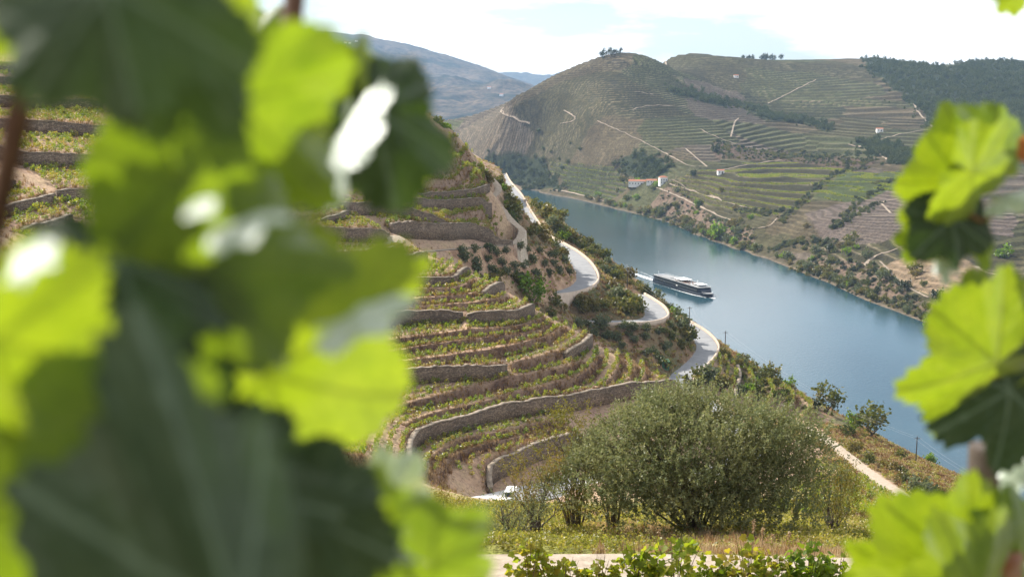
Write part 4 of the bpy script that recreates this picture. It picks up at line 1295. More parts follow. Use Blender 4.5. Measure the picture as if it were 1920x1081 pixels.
# dark scrub along the foot of the banks
for k in range(44):
    t = RNG.random()
    px, py = (890 + 185 * t, 533 + 14 * RNG.random() - 16 * abs(t - .55)) if k < 20 else (1030 + 165 * t, 572 + 20 * RNG.random() - 8 * t)
    P = ground_at(px, py, 350, 450)
    if grid_sample(RNEAR, P[0], P[1]) < 1.6: continue
    tree('shrub', P - np.array([0, 0, .3]), 1.3 + .9 * RNG.random(), m_rust if RNG.random() < .45 else m_shrub,
         'dark brownish shrub on the shaded foot of the bank inside the first bend' if k < 20 else 'brownish shrub on the dark bank between the first bend and the middle hairpin', 'shrub', 'scrub at the foot of the olive bank' if k < 20 else 'scrub between the two hairpins', parts=False)
# slope of bushes falling to the river
SIL = np.array([(940,330),(965,350),(1000,378),(1050,415),(1095,450),(1140,492),(1200,537),(1260,582),(1330,630),(1400,680),(1480,724),(1560,774)])
cnt = 0
while cnt < 215:
    px = 955 + 560 * RNG.random(); py = np.interp(px, SIL[:, 0], SIL[:, 1]) + 2 + 75 * RNG.random() ** 1.8
    P = ground_at(px, py, 395, 800)
    if P[2] < 3 or grid_sample(RNEAR, P[0], P[1]) < 2.2 or P[1] < 395: continue
    up_ = px < 1110
    mt = [m_shrub, m_shrub, m_olive, m_rust, m_bright][int(RNG.choice(5, p=[.36, .2, .22, .14, .08]))]
    cw = {m_shrub.name: 'dark green', m_olive.name: 'grey green', m_rust.name: 'brownish', m_bright.name: 'light green'}[mt.name]
    lw = 'between the upper road and the water' if up_ else 'beside the first bend, towards the wake' if px < 1185 else 'just outside the middle hairpin' if px < 1275 else 'on the river side of the lowest road' if px < 1400 else 'on the crest above the strip terraces'
    tree('shrub', P - np.array([0, 0, .4]), (1.0 + 2.4 * RNG.random() ** 2.2) * (.55 if px > 1290 else 1) * (1.25 if P[1] > 560 else 1.0), mt,
         'rounded %s shrub on the steep slope %s' % (cw, lw), 'shrub', '%s shrubs %s' % (cw, lw), parts=False)
    cnt += 1
for px, py, r, mt, tl, lb in [
    (997,574,3.3,m_bright,True,'bright green leafy tree at the edge of the spur beside the first bend'),
    (1330,722,3.9,m_olive,False,'large grey green bush inside the last road bend'),
    (1298,728,2.8,m_shrub,False,'dark green bush between the road and the spur wall'),
    (1356,735,3.0,m_shrub,False,'dark bush beside the upright pale wall below the road'),
    (1285,612,1.8,m_rust,False,'yellowish bush above the lowest road bend'),
    (1292,632,2.2,m_rust,False,'brown bush overhanging the shaded stretch of the lowest road'),
    (1278,655,2.2,m_shrub,False,'dark bush on the bank left of the lowest road'),
    (1245,690,1.8,m_shrub,False,'dark bush beside the small green hut'),
    (1388,560+125,2.0,m_olive,False,'grey bush above the strip terraces'),
    (1447,712,2.8,m_shrub,False,'broad green bush at the water edge of the strip terraces'),
    (1478,726,2.0,m_bright,False,'small light green bush on the crest above the water'),
    (1552,776,3.6,m_shrub,True,'tall dark tree standing on the crest against the water'),
    (1528,765,2.0,m_pine,False,'small dark tree left of the tall one on the crest'),
    (1634,822,4.0,m_shrub,True,'wide dark green tree on the lower crest against the water'),
    (1602,806,3.0,m_bright,False,'light green tree left of the wide dark one'),
    (1590,816,2.0,m_shrub,False,'low green bush below the light green tree'),
    (1722,932,2.3,m_olive,False,'grey green shrub on the dry slope, upper of two'),
    (1744,945,2.2,m_olive,False,'grey green shrub on the dry slope, lower of two'),
    (1745,868,1.8,m_bright,False,'light green shrub beside the utility pole on the crest'),
    (1690,862,1.6,m_shrub,False,'small round shrub on the crest left of the utility pole'),
    (1600,850,2.2,m_rust,False,'brown bush beside the dirt track'),
    (1625,868,2.0,m_shrub,False,'dark bush on the slope right of the dirt track')]:
    P = ground_at(px, py, 240, 480)
    tree('tree' if tl else 'bush', P - np.array([0, 0, .3]), r, mt, lb, 'tree' if tl else 'bush', None, tl)
for k in range(26):
    px = 1600 + 210 * RNG.random(); py = 850 + (px - 1600) * .42 + 26 * RNG.random()
    P = ground_at(px, py, 240, 400)
    if grid_sample(RNEAR, P[0], P[1]) < 1.5: continue
    tree('shrub', P - np.array([0, 0, .3]), .9 + .8 * RNG.random(), m_rust if RNG.random() < .5 else m_shrub, 'low rusty shrub on the dry slope right of the dirt track', 'shrub', 'low shrubs right of the dirt track', parts=False)
for k in range(34):
    px = 900 + 75 * RNG.random(); py = np.interp(px, [880,925,945,975], [292,325,345,372]) + 6 + 60 * RNG.random()
    P = ground_at(px, py, 380, 480)
    if grid_sample(RNEAR, P[0], P[1]) < 1.4 or P[0] < np.interp(P[1], ROADS['track_top'][1][::-1, 1], ROADS['track_top'][1][::-1, 0]) + 2: continue
    tree('shrub', P - np.array([0, 0, .3]), 1.1 + .9 * RNG.random(), m_rust if RNG.random() < .3 else m_shrub, 'wild shrub on the steep drop between the dirt track and the upper road', 'shrub', 'shrubs between the dirt track and the upper road', parts=False)
_tp = ROADS['track_top'][1]; _tp = _tp[(_tp[:, 1] > 389) & (_tp[:, 1] < 434)]
for q in range(38):
    i = int(RNG.integers(0, len(_tp) - 1)); d_ = _tp[i + 1, :2] - _tp[i, :2]; d_ /= np.linalg.norm(d_) + 1e-9
    o_ = 1.9 + 3.2 * RNG.random()
    x, y = _tp[i, 0] - d_[1] * o_, _tp[i, 1] + d_[0] * o_
    if grid_sample(RNEAR, x, y) < .75: continue
    tree('shrub', np.array([x, y, float(near_z(x, y)) - .35]), .65 + .75 * RNG.random(), [m_shrub, m_bright, m_olive][q % 3], 'small shrub hugging the outer edge of the dirt track on the spur', 'shrub', 'shrubs along the outer edge of the dirt track', parts=False)
# trees round the sign at the crest
for px, py, r, tl, mt, lb in [(570,140,2.4,False,m_bright,'light green tree above the lettered board'),(588,138,2.6,True,m_shrub,'round dark tree behind the lettered board'),(603,150,1.5,False,m_pine,'dark bush beside the stone building on the crest'),
                              (622,160,1.7,False,m_shrub,'green bush below the stone building'),(638,166,1.6,False,m_shrub,'last green bush at the right end of the crest'),(632,160,1.4,False,m_rust,'brownish bush on the crest edge'),(552,138,2.6,True,m_shrub,'leafy tree at the left end of the board')]:
    P = ground_at(px, py + 3, 340, 460)
    tree('tree' if tl else 'bush', P - np.array([0, 0, .2]), r, mt, lb, 'tree' if tl else 'bush', None, tl)

# ---- far bank
def bank_pt(s, off):
    L = np.r_[0, np.cumsum(np.linalg.norm(np.diff(RBANK, axis=0), axis=1))]
    x = np.interp(s, L, RBANK[:, 0]); y = np.interp(s, L, RBANK[:, 1]); x2 = np.interp(s + 5, L, RBANK[:, 0]); y2 = np.interp(s + 5, L, RBANK[:, 1])
    t = np.array([x2 - x, y2 - y]); t /= np.linalg.norm(t) + 1e-9
    return x + t[1] * off, y - t[0] * off, L[-1]
cnt = 0; Ltot = bank_pt(0, 0)[2]
while cnt < 215:
    s = RNG.random() * 1230; off = (.5 + 8 * RNG.random()) if RNG.random() < .66 else 6 + 45 * RNG.random()
    x, y, _ = bank_pt(s, off)
    if y > 1900: continue
    z = float(far_z(x, y))
    P = np.array([x, y, z - .4]); px, py, _d = project(P)
    if px > 1940: continue
    near_ = px > 1460
    r = (2.6 + 2.6 * RNG.random() ** 2)
    mt = [m_shrub, m_olive, m_bright, m_rust][int(RNG.choice(4, p=[.42, .3, .16, .12]))]
    cw = {m_shrub.name: 'dark green', m_olive.name: 'grey green', m_rust.name: 'brownish', m_bright.name: 'light green'}[mt.name]
    lw = 'upstream of the white houses' if px < 1165 else 'below the white houses' if px < 1290 else 'near the large round tree' if px < 1420 else 'below the ploughed slope' if px < 1580 else 'below the tan field'
    wl_ = 'at the waterline' if off < 9 else 'up the bank'
    tree('bush', P, r, mt, '%s bush on the far shore %s, %s' % (cw, lw, wl_), 'bush', '%s bushes on the far shore %s, %s' % (cw, lw, wl_), parts=False)
    cnt += 1
P = far_hit(1345, 450, 1200); tree('tree', P, 8.5, m_bright, 'very large round bright green tree at the far water edge', 'tree', None, False, True, 1.15, 3)
for px, py, r, mt, lb in [(1300,330,4,m_pine,'dark tree left of the small far house'),(1342,286,5,m_pine,'dark tree by the far track fork'),(1740,615,3.5,m_bright,'yellow green bush low on the far shore'),(1590,480,4,m_bright,'bright bush at the foot of the white far road'),(1882,482,6,m_bright,'bright tree among the far right walls'),(1555,472,4.5,m_pine,'dark tree beside the far road end'),(1390,468,4.5,m_shrub,'dark bush right of the very large round tree'),(1760,568,5,m_pine,'dark tree below the tan field'),(1700,545,4.5,m_pine,'dark round bush above the rocks of the far shore')]:
    P = far_hit(px, py, 850); tree('tree', P - np.array([0, 0, .5]), r, mt, lb, 'tree')
# pines on the far hill tops
for k, (px, py) in enumerate([(1127,103),(1133,101),(1139,103),(1144,100),(1150,99),(1155,100),(1164,96),(1131,107),(1147,104),(1160,102)]):
    P = far_hit(px, py + 4, 2200, 2700)
    tree('pine_tree', P, 2.8 + RNG.random(), m_pine, 'dark pine in the small clump on top of the pointed far hill', 'pine', 'pines on top of the pointed hill', True, False, 1.15)
for k in range(14):
    px = 1385 + 75 * RNG.random()
    x, y = (px - CX) / FPX * 2880, 2880 + 20 * RNG.random()
    tree('pine_tree', np.array([x, y, float(far_z(x, y)) - .5]), 3 + 2 * RNG.random(), m_pine, 'dark tree on the far ridge above the middle vineyards', 'tree', 'trees on the middle far ridge', True, False)
# dark woods: one mass
m_wood_far = mat_foliage('mixed wood foliage', [(.034, .048, .024), (.064, .080, .038), (.10, .11, .052)], .25, (1.2, 1.3, .7), .02, .6, .03)
wood_src = [(CROWNS[k].copy(), m_wood_far) for k in range(3)] + [(TALL[k].copy(), m_wood_far) for k in range(2)]
for sm, _m2 in wood_src: sm.materials.clear()
ii = np.argwhere(woods)
sel = ii[RNG.integers(0, len(ii), 8500)]
wx = fGX[sel[:, 0], sel[:, 1]] + RNG.normal(size=len(sel)) * (4 + 14 * (RNG.random(len(sel)) < .15)); wy = fGY[sel[:, 0], sel[:, 1]] + RNG.normal(size=len(sel)) * 2
tag(scatter('woods', np.c_[wx, wy, far_z(wx, wy) - .8], RNG.random(len(wx)) * 6.28, 1.7 + 2.3 * RNG.random(len(wx)) ** 1.5, wood_src), None, None, None, 'stuff')
# scattered scrub on the rocky far banks, hedges between plots
ii = np.argwhere(rocky | scrubm)
sel = ii[RNG.integers(0, len(ii), 1500)]
pts_ = [np.stack([fGX[sel[:, 0], sel[:, 1]], fGY[sel[:, 0], sel[:, 1]]], 1)]
for poly in ([(1462,415),(1480,400),(1530,352),(1580,322),(1620,318)], [(1570,420),(1620,372),(1660,352)], [(1160,300),(1170,330),(1185,350)], [(1560,430),(1620,395),(1650,380)], [(1445,470),(1500,455),(1560,460)], [(1250,170),(1330,185),(1440,215),(1520,235),(1560,245)], [(1380,395),(1440,400),(1470,395)], [(1640,345),(1680,340),(1690,335)]):
    D_ = resample(np.array([(a, b_, 0) for a, b_ in poly], float), 3.0)
    H_ = np.array([far_hit(a, b_, 900)[:2] for a, b_ in D_[:, :2]])
    pts_.append(np.repeat(H_, 3, 0) + RNG.normal(size=(3 * len(H_), 2)) * 3.0)
pp = np.vstack(pts_)
sc_src = [(CROWNS[k].copy(), (m_shrub, m_pine, m_olive)[k % 3]) for k in range(6)]
for sm, _m2 in sc_src: sm.materials.clear()
tag(scatter('scrub', np.c_[pp, far_z(pp[:, 0], pp[:, 1]) - .4], RNG.random(len(pp)) * 6.28, .9 + 1.6 * RNG.random(len(pp)) ** 2, sc_src), None, None, None, 'stuff')
# far vine rows: low hedges along the treads of the nearer plots
ii = np.argwhere((blockA | blockC | green) & (terr > .5) & (fr > .08) & (fr < .34) & (FZ > 6))
sel = ii[RNG.integers(0, len(ii), 9000)]
vx = fGX[sel[:, 0], sel[:, 1]]; vy = fGY[sel[:, 0], sel[:, 1]]
fv = [(weed_mesh(300 + s, 14, .9, 1.5, .7), m_vine) for s in range(3)]
tag(scatter('far_vines', np.c_[vx, vy, far_z(vx, vy) - .1], RNG.random(len(vx)) * 6.28, .8 + .5 * RNG.random(len(vx)), fv), None, None, None, 'stuff')

# ------------------------------------------------------------------ foreground shrubs
m_willow = mat_foliage('willowy foliage', [(.060, .080, .038), (.105, .128, .062), (.155, .175, .085), (.22, .21, .10)], .36, (1.2, 1.25, .9), .03, .6, .6)
m_willow_y = mat_foliage('yellow willowy foliage', [(.07, .075, .022), (.12, .12, .034), (.17, .15, .05), (.19, .13, .05)], .42, (1.5, 1.4, .6), .03, .6, .6)
def fine_shrub(base, w, h, d, ntw, nleaf, lsz, seed, mat, label, nstem=14, lean=0.0, low=.12, profile=None):
    rng = np.random.default_rng(seed)
    e = empty('shrub', base); tag(e, label, 'shrub')
    mb = MB(); tips = []
    for k in range(nstem):
        a = rng.random() * 6.28; r = math.sqrt(rng.random())
        tx, ty = math.cos(a) * r * w * .8, math.sin(a) * r * d * .8
        th = h * (.95 - .45 * r * r) * (.75 + .25 * rng.random())
        P = [(math.cos(a) * .12, math.sin(a) * .12, -.2)]
        for q in (.3, .6, 1.0):
            P.append((tx * q + rng.normal() * .07 * w + lean * q, ty * q + rng.normal() * .07, th * q ** .85))
        mb.tube(P, [.05, .036, .02, .006], 5)
        for q in range(5):
            u = .35 + .6 * rng.random(); i = min(2, int(u * 3)); f = u * 3 - i
            p = np.array(P[i]) * (1 - f) + np.array(P[i + 1]) * f
            t2 = p + np.array([rng.normal() * w * .2, rng.normal() * d * .2, h * (.12 + .18 * rng.random())])
            mb.tube([p, (p + t2) / 2 + rng.normal(size=3) * .04, t2], [.014, .010, .004], 4); tips.append(t2)
    mb.build('stems', m_trunk, e)
    # twigs filling the crown
    nt_ = ntw
    cl = rng.normal(size=(int(ntw / 26), 3)); cl /= np.linalg.norm(cl, axis=1, keepdims=True)
    cl *= (.35 + .62 * rng.random(len(cl)) ** .6)[:, None]
    c = cl[rng.integers(0, len(cl), nt_)] + rng.normal(size=(nt_, 3)) * .13
    x = c[:, 0] * w + lean * .5; y = c[:, 1] * d
    z = h * (low + (1 - low) * (.5 + .5 * np.clip(c[:, 2], -1, 1.12)))
    wd = 1 + .4 * np.clip((.42 - z / h) / .42, 0, 1); x = x * wd; y = y * wd
    if profile is not None:
        z = np.minimum(z, h * np.interp(x / w, profile[0], profile[1]) * (.86 + .16 * rng.random(nt_)))
    O = np.stack([x, y, z], 1)
    D = np.stack([c[:, 0] * .7, c[:, 1] * .7, .55 + .5 * rng.random(nt_)], 1) + rng.normal(size=(nt_, 3)) * .38
    D /= np.linalg.norm(D, axis=1, keepdims=True)
    Ltw = (.30 + .35 * rng.random(nt_))
    u = np.tile(np.linspace(.05, 1, nleaf), (nt_, 1)) + rng.normal(size=(nt_, nleaf)) * .03
    P = O[:, None] + D[:, None] * (u * Ltw[:, None])[..., None]
    a = D[:, None] * .6 + rng.normal(size=(nt_, nleaf, 3)) * .75
    a /= np.linalg.norm(a, axis=2, keepdims=True)
    b = rng.normal(size=a.shape); b -= (b * a).sum(2, keepdims=True) * a; b /= np.linalg.norm(b, axis=2, keepdims=True)
    s = lsz * (.6 + .8 * rng.random((nt_, nleaf, 1)))
    p0 = P; p2 = P + a * s; mid = P + a * s * .5
    V = np.stack([p0, mid + b * s * .2, p2, mid - b * s * .2], 2).reshape(-1, 3)
    n = nt_ * nleaf; i = np.arange(n)[:, None] * 4
    link('leaves', np_mesh('leaves', V, np.concatenate([i + np.array([[0, 1, 2]]), i + np.array([[0, 2, 3]])], 0)), mat, e)
    return e
def gpt(px, Y): 
    x = (px - CX) / FPX * Y * math.cos(PITCH)
    return np.array([x, Y, float(near_z(x, Y))])
fine_shrub(gpt(1322, 46), 4.35, 4.9, 2.4, 7600, 16, .10, 1, m_willow, 'huge rounded grey green shrub above the gravel path', 34, 0, .03,
           ([-1.05, -.9, -.62, -.4, -.1, .25, .55, .85, 1.0, 1.1], [.35, .55, .78, .95, 1.0, .98, .9, .84, .72, .5]))
fine_shrub(gpt(1085, 47.5), 1.5, 4.6, 1.2, 620, 12, .085, 2, m_willow_y, 'slender yellowing shrub left of the huge rounded shrub', 12)
fine_shrub(gpt(1160, 49), 1.6, 4.2, 1.2, 620, 12, .08, 6, m_willow_y, 'loose yellow green shrub between the slender and the huge shrub', 12)
fine_shrub(gpt(1010, 46), 1.3, 2.9, 1.0, 420, 12, .075, 3, m_willow_y, 'thin pale shrub beside the white van', 9)
fine_shrub(gpt(960, 45), 1.5, 1.5, 1.0, 420, 12, .07, 4, m_willow, 'low grey green shrub at the edge of the gravel path', 9)
fine_shrub(gpt(1585, 49), 1.0, 2.6, 1.2, 520, 12, .08, 5, m_willow_y, 'yellow green shrub at the right foot of the huge shrub', 10)
fine_shrub(gpt(820, 52), 1.6, 1.3, 1.2, 360, 12, .07, 7, m_willow_y, 'low yellowish bush on the weedy slope left of the path shrubs', 8)
# tall dry stalks
for k, (px, top) in enumerate([(1435,973),(1453,985),(1250,990),(1472,1000),(1505,996),(740+700,1004)]):
    b_ = gpt(px, 40.5); hgt = float(atY(px, top, 40.5)[2] - b_[2])
    e = empty('dry_stalk', b_); tag(e, 'tall dry flower stalk in front of the huge shrub', 'dry plant', 'dry stalks before the huge shrub')
    MB().tube([(0, 0, -.1), (.02, 0, hgt * .5), (.0, .02, hgt)], [.012, .01, .005], 5).build('stem', m_trunk, e)
    V, F = leaf_cards(70, (0, 0, hgt * .72), (.06, .06, hgt * .3), .07, np.random.default_rng(400 + k), .1, .5)
    link('seed_head', np_mesh('seed_head', V, F), m_grass, e)

# ------------------------------------------------------------------ the nearest row of grapevines
m_gvine = mat_foliage('near vine leaves', [(.07, .115, .016), (.11, .16, .024), (.17, .19, .03), (.24, .19, .045)], .58, (1.9, 1.9, .5), .10, .4, .8)
LOBE = [(0, 0), (.30, -.12), (.50, .08), (.42, .30), (.56, .52), (.30, .62), (.20, .82), (0, 1.0), (-.20, .82), (-.30, .62), (-.56, .52), (-.42, .30), (-.50, .08), (-.30, -.12)]
def grape_mesh(seed, h, w, n):
    rng = np.random.default_rng(seed); V = []; F = []
    for i in range(n):
        a = rng.random() * 6.28; r = w * math.sqrt(rng.random())
        c = np.array([math.cos(a) * r, math.sin(a) * r * .6, h * (.28 + .78 * rng.random() * (1 - .35 * r / w))])
        nrm = np.array([rng.normal() * .6, rng.normal() * .6 - .1, .7]); nrm /= np.linalg.norm(nrm)
        t = np.array([rng.normal(), rng.normal(), -.4]); t -= t @ nrm * nrm; t /= np.linalg.norm(t); u = np.cross(t, nrm)
        s = .10 + .06 * rng.random(); b0 = len(V); fold = .25 * rng.random()
        for (x, y) in LOBE:
            V.append(c + u * x * s * 1.1 + t * (y - .3) * s + nrm * s * (fold * abs(x) - .25 * y * y * rng.random()))
        V.append(c + t * .12 * s); m = len(LOBE)
        for k in range(m): F.append((b0 + m, b0 + k, b0 + (k + 1) % m))
    return np_mesh('leaves', np.array(V), np.array(F))
def shoot_mesh(seed, h, w):
    rng = np.random.default_rng(seed); mb = MB()
    mb.tube([(0, 0, -.2), (.03, .01, .3), (-.02, .02, .62)], [.035, .03, .026], 6)
    for k in range(6):
        x = rng.normal() * w * .5
        mb.tube([(-.02, .02, .6), (x * .6, rng.normal() * .1, h * .75), (x, rng.normal() * .15, h * 1.02)], [.012, .008, .003], 4)
    return mb.mesh('shoots')
for k, (px, top, wpx, lab) in enumerate([
    (690,1042,60,'grapevine partly behind the large blurred leaves at the bottom'),(742,1034,55,'grapevine right of the one behind the large leaves'),
    (995,1012,46,'slim grapevine at the left end of the near row'),(1062,1050,48,'low grapevine second from the left in the near row'),(1128,1044,50,'low spreading grapevine before the pale gravel'),
    (1206,1016,46,'upright grapevine left of the leafiest one'),(1288,1006,84,'leafiest grapevine in the middle of the near row'),(1372,1048,50,'low grapevine right of the leafiest one'),
    (1428,1008,66,'tall dense grapevine in front of the huge shrub'),(1486,1036,56,'grapevine just right of the tall dense one'),(1545,1012,62,'grapevine with loose shoots near the right end of the near row'),
    (1600,1040,60,'last grapevine at the right end of the near row'),(300,1010,24,'thin grapevine shoot seen through the gap in the big leaves'),(60,1090,60,'grapevine at the bottom left corner'),(1690,1050,60,'grapevine behind the bright leaves at the lower right')]):
    Yv = 27.0 if k != 12 else 12.0
    b_ = gpt(px, Yv); zt = atY(px, top, Yv)[2]; hgt = max(.7, float(zt - b_[2])); w = wpx / FPX * Yv
    e = empty('grapevine', b_); tag(e, lab, 'grapevine', 'grapevines in the nearest row')
    link('leaves', grape_mesh(500 + k, hgt, w, int(120 + wpx * 2.6)), m_gvine, e)
    link('shoots', shoot_mesh(520 + k, hgt, w), m_bark, e)
# ================================================================== BOAT, BUILDINGS, SIGN, VAN, POLES
m_hull = mat_plain('dark blue hull paint', (.012, .018, .035), .35, .5)
m_white = mat_plain('white paint', (.80, .80, .78), .5, .4)
m_glass = mat_plain('dark window glass', (.02, .025, .03), .1, .6)
m_deck = mat_plain('pale deck', (.27, .27, .265), .8, .2)
m_teak = mat_plain('brown deck furniture', (.22, .12, .08), .8, .2)
m_steel = mat_plain('grey steel', (.30, .30, .31), .4, .5, .4)
m_roof = mat_two('clay roof tiles', (.26, .10, .06), (.40, .18, .11), 1.2, .95, .5, .1, True)
m_lime = mat_two('white limewash', (.66, .66, .64), (.80, .79, .76), .6, .95, .2, .02, True)
m_door = mat_plain('dark door wood', (.05, .04, .035), .7)
m_black = mat_plain('black panel', (.025, .026, .03), .5)
m_green = mat_plain('green painted sheet', (.06, .15, .09), .7)
m_wood = mat_two('weathered wood', (.05, .038, .03), (.10, .08, .065), 5.0, .95, .4, .01, True)
m_tyre = mat_plain('black rubber', (.02, .02, .02), .9)
m_lamp = mat_plain('clear lamp glass', (.7, .7, .65), .2, .6)

# ---- river cruise boat
ps = atZ(1231, 527, 0); pb = atZ(1337, 559, 0)
L = float(np.linalg.norm(pb - ps)); hd = math.atan2(pb[1] - ps[1], pb[0] - ps[0])
boat = empty('river_cruise_boat', ((ps[0] + pb[0]) / 2, (ps[1] + pb[1]) / 2, 0), hd)
boat.scale = (.96, 1, .74)
tag(boat, 'long dark blue river cruise boat with white sun deck on the river', 'boat')
def loft(name, secs, mat, parent):
    """secs: list of (x, half width, z0, z1) joined along x"""
    V = []; F = []
    for x, w, z0, z1 in secs: V += [(x, -w * .9, z0), (x, -w, z1), (x, w, z1), (x, w * .9, z0)]
    n = len(secs)
    for i in range(n - 1):
        for k in range(4):
            F.append((i * 4 + k, (i + 1) * 4 + k, (i + 1) * 4 + (k + 1) % 4, i * 4 + (k + 1) % 4))
    F += [(3, 2, 1, 0), ((n - 1) * 4, (n - 1) * 4 + 1, (n - 1) * 4 + 2, (n - 1) * 4 + 3)]
    me = bpy.data.meshes.new(name); me.from_pydata(V, [], F); me.update()
    return link(name, me, mat, parent)
h = L / 2
hull = loft('hull', [(-h, 4.6, -.5, 3.2), (-h + 3, 5.5, -.8, 3.0), (-h * .5, 5.7, -.8, 3.0), (h * .6, 5.7, -.8, 3.0), (h - 9, 5.2, -.8, 3.1), (h - 4, 3.6, -.7, 3.4), (h - 1, 1.2, -.4, 3.9), (h + .4, .3, .2, 4.1)], m_hull, boat)
ss = loft('superstructure', [(-h + 2, 4.9, 3.0, 8.2), (-h + 5, 5.5, 3.0, 8.3), (h - 14, 5.5, 3.0, 8.3), (h - 10, 4.6, 3.0, 6.4), (h - 8.6, 4.0, 3.0, 5.8)], m_hull, boat)
wb = MB()
for row, z0 in ((0, .9), (1, 3.6), (2, 6.0)):
    x = -h + 7
    while x < h - 15:
        for s in (-1, 1): wb.box(x, x + (1.9 if row else 1.2), s * 5.52 - .05 + (s * .15 if not row else 0), s * 5.52 + .05 + (s * .15 if not row else 0), z0, z0 + (1.6 if row else .7))
        x += 2.5
wnd = wb.build('windows', m_glass, ss); wnd['kind'] = 'stuff'
MB().box(-h + 4, h - 13, -5.58, -5.50, 5.35, 5.55).box(-h + 4, h - 13, 5.50, 5.58, 5.35, 5.55).build('deck_line', m_steel, ss)
loft('sun_deck', [(-h + 2, 5.0, 8.31, 8.55), (-h + 6, 5.8, 8.31, 8.55), (h - 13, 5.8, 8.31, 8.55), (h - 11, 4.9, 8.31, 8.55)], m_deck, boat)
loft('foredeck', [(h - 9, 4.6, 3.45, 3.6), (h - 4, 3.2, 3.55, 3.7), (h - 1, 1.0, 3.95, 4.05)], m_deck, boat)
wh = MB().box(h - 23, h - 16, -3.4, 3.4, 8.56, 10.5).build('wheelhouse', m_white, boat)
MB().box(h - 15.98, h - 15.9, -3.2, 3.2, 9.2, 10.3).box(h - 22.6, h - 16.4, -3.48, -3.41, 9.2, 10.3).box(h - 22.6, h - 16.4, 3.41, 3.48, 9.2, 10.3).build('windscreen', m_glass, wh)
MB().box(h - 24, h - 14.6, -3.9, 3.9, 10.52, 10.75).build('wheelhouse_roof', m_white, wh)
cv = MB().box(-h * .18, h * .12, -4.6, 4.6, 11.0, 11.2)
for x in (-h * .17, -.5, h * .11):
    for s in (-1, 1): cv.tube([(x, s * 4.4, 8.5), (x, s * 4.4, 11.0)], .09, 5)
cv.build('sun_awning', m_lime, boat)
MB().box(-h * .75, -h * .35, -4.2, 4.2, 8.56, 9.3).build('skylight', m_deck, boat)
pool = MB().box(-h * .92, -h * .80, -3, 3, 8.56, 9.1).build('pool_tub', m_steel, boat)
fr_ = MB(); rr = random.Random(3)
for k in range(60):
    x = rr.uniform(-h * .32, h - 26); y = rr.uniform(-4.8, 4.8)
    fr_.box(x, x + 1.5, y, y + .6, 8.57, 8.9).box(x, x + .4, y, y + .6, 8.9, 9.3)
fr_.build('deck_chairs', m_teak, boat)['kind'] = 'stuff'
rl = MB()
for s in (-1, 1):
    rl.tube([(-h + 3, s * 5.0, 9.6), (-h + 6, s * 5.7, 9.6), (h - 13, s * 5.7, 9.6)], .06, 4)
    x = -h + 6
    while x < h - 13: rl.tube([(x, s * 5.7, 8.5), (x, s * 5.7, 9.6)], .05, 4); x += 3
rl.tube([(h - 9, 4.4, 4.7), (h - 4, 3.0, 4.8), (h, .2, 5.2), (h - 4, -3.0, 4.8), (h - 9, -4.4, 4.7)], .06, 4)
rl.build('railing', m_white, boat)
MB().tube([(h - 24, 0, 10.7), (h - 24, 0, 14)], .1, 5).tube([(h - 24, -1.2, 13), (h - 24, 1.2, 13)], .06, 4).build('mast', m_white, boat)
MB().tube([(-h + 2.4, 0, 8.4), (-h + 1.4, 0, 12)], .08, 5).build('flag_staff', m_white, boat)
MB().box(-2.2, .4, -5.66, -5.59, 4.1, 5.1).build('name_board', m_white, ss)
# foam and wake
m_foam = bpy.data.materials.new('white foam'); m_foam.use_nodes = True
nt = m_foam.node_tree; bs = nt.nodes['Principled BSDF']; bs.inputs['Base Color'].default_value = (.85, .87, .88, 1); bs.inputs['Roughness'].default_value = .9
at = nt.nodes.new('ShaderNodeAttribute'); at.attribute_name = 'Col'
nf = noise_node(nt, .45, 6, .7, nt.nodes.new('ShaderNodeTexCoord').outputs['Object'])
ad = nt.nodes.new('ShaderNodeMath'); ad.operation = 'ADD'; nt.links.new(nf.outputs['Fac'], ad.inputs[0]); nt.links.new(at.outputs['Fac'], ad.inputs[1])
mr = nt.nodes.new('ShaderNodeMapRange'); mr.inputs['From Min'].default_value = .92; mr.inputs['From Max'].default_value = 1.25
nt.links.new(ad.outputs[0], mr.inputs['Value']); nt.links.new(mr.outputs[0], bs.inputs['Alpha'])
def foam_strip(pts):
    """pts: (x, y, half width, strength) in boat coordinates"""
    V = []; Cc = []; F = []
    for x, y, w, a in pts:
        for k, m in ((-1, 0), (-.5, .7), (0, 1), (.5, .7), (1, 0)):
            V.append((x, y + k * w, .25)); Cc.append(a * m)
    for i in range(len(pts) - 1):
        for k in range(4): F.append((i * 5 + k, (i + 1) * 5 + k, (i + 1) * 5 + k + 1, i * 5 + k + 1))
    return V, Cc, F
V = []; Cc = []; F = []
for st in ([(-h + 1, 0, 4.5, .85), (-h - 20, .2, 5.5, .78), (-h - 55, 1.5, 6, .66), (-h - 100, 4, 6, .52), (-h - 170, 9, 6, .40), (-h - 260, 16, 6, .25)],
           [(-h - 10, 5, 3, .55), (-h - 60, 12, 4, .45), (-h - 140, 22, 6, .34), (-h - 240, 36, 7, .2)],
           [(h * .95, -4, 1.2, .6), (h * .6, -6.6, 1.3, .9), (h * .2, -7.4, 1.2, .72), (-h * .3, -7.6, 1.0, .52), (-h * .9, -7.6, 1.0, .6)],
           [(h * .95, 4, 1.2, .6), (h * .6, 6.6, 1.3, .9), (h * .2, 7.4, 1.2, .72), (-h * .3, 7.6, 1.0, .52), (-h * .9, 7.6, 1.0, .6)],
           [(h + 3.5, 0, 1.4, .5), (h + 1.6, 0, 2.4, .95), (h - .6, 0, 2.2, .95), (h - 4, 0, 4.6, .6)]):
    v, c_, f = foam_strip(st); n0 = len(V); V += v; Cc += c_; F += [tuple(i + n0 for i in q) for q in f]
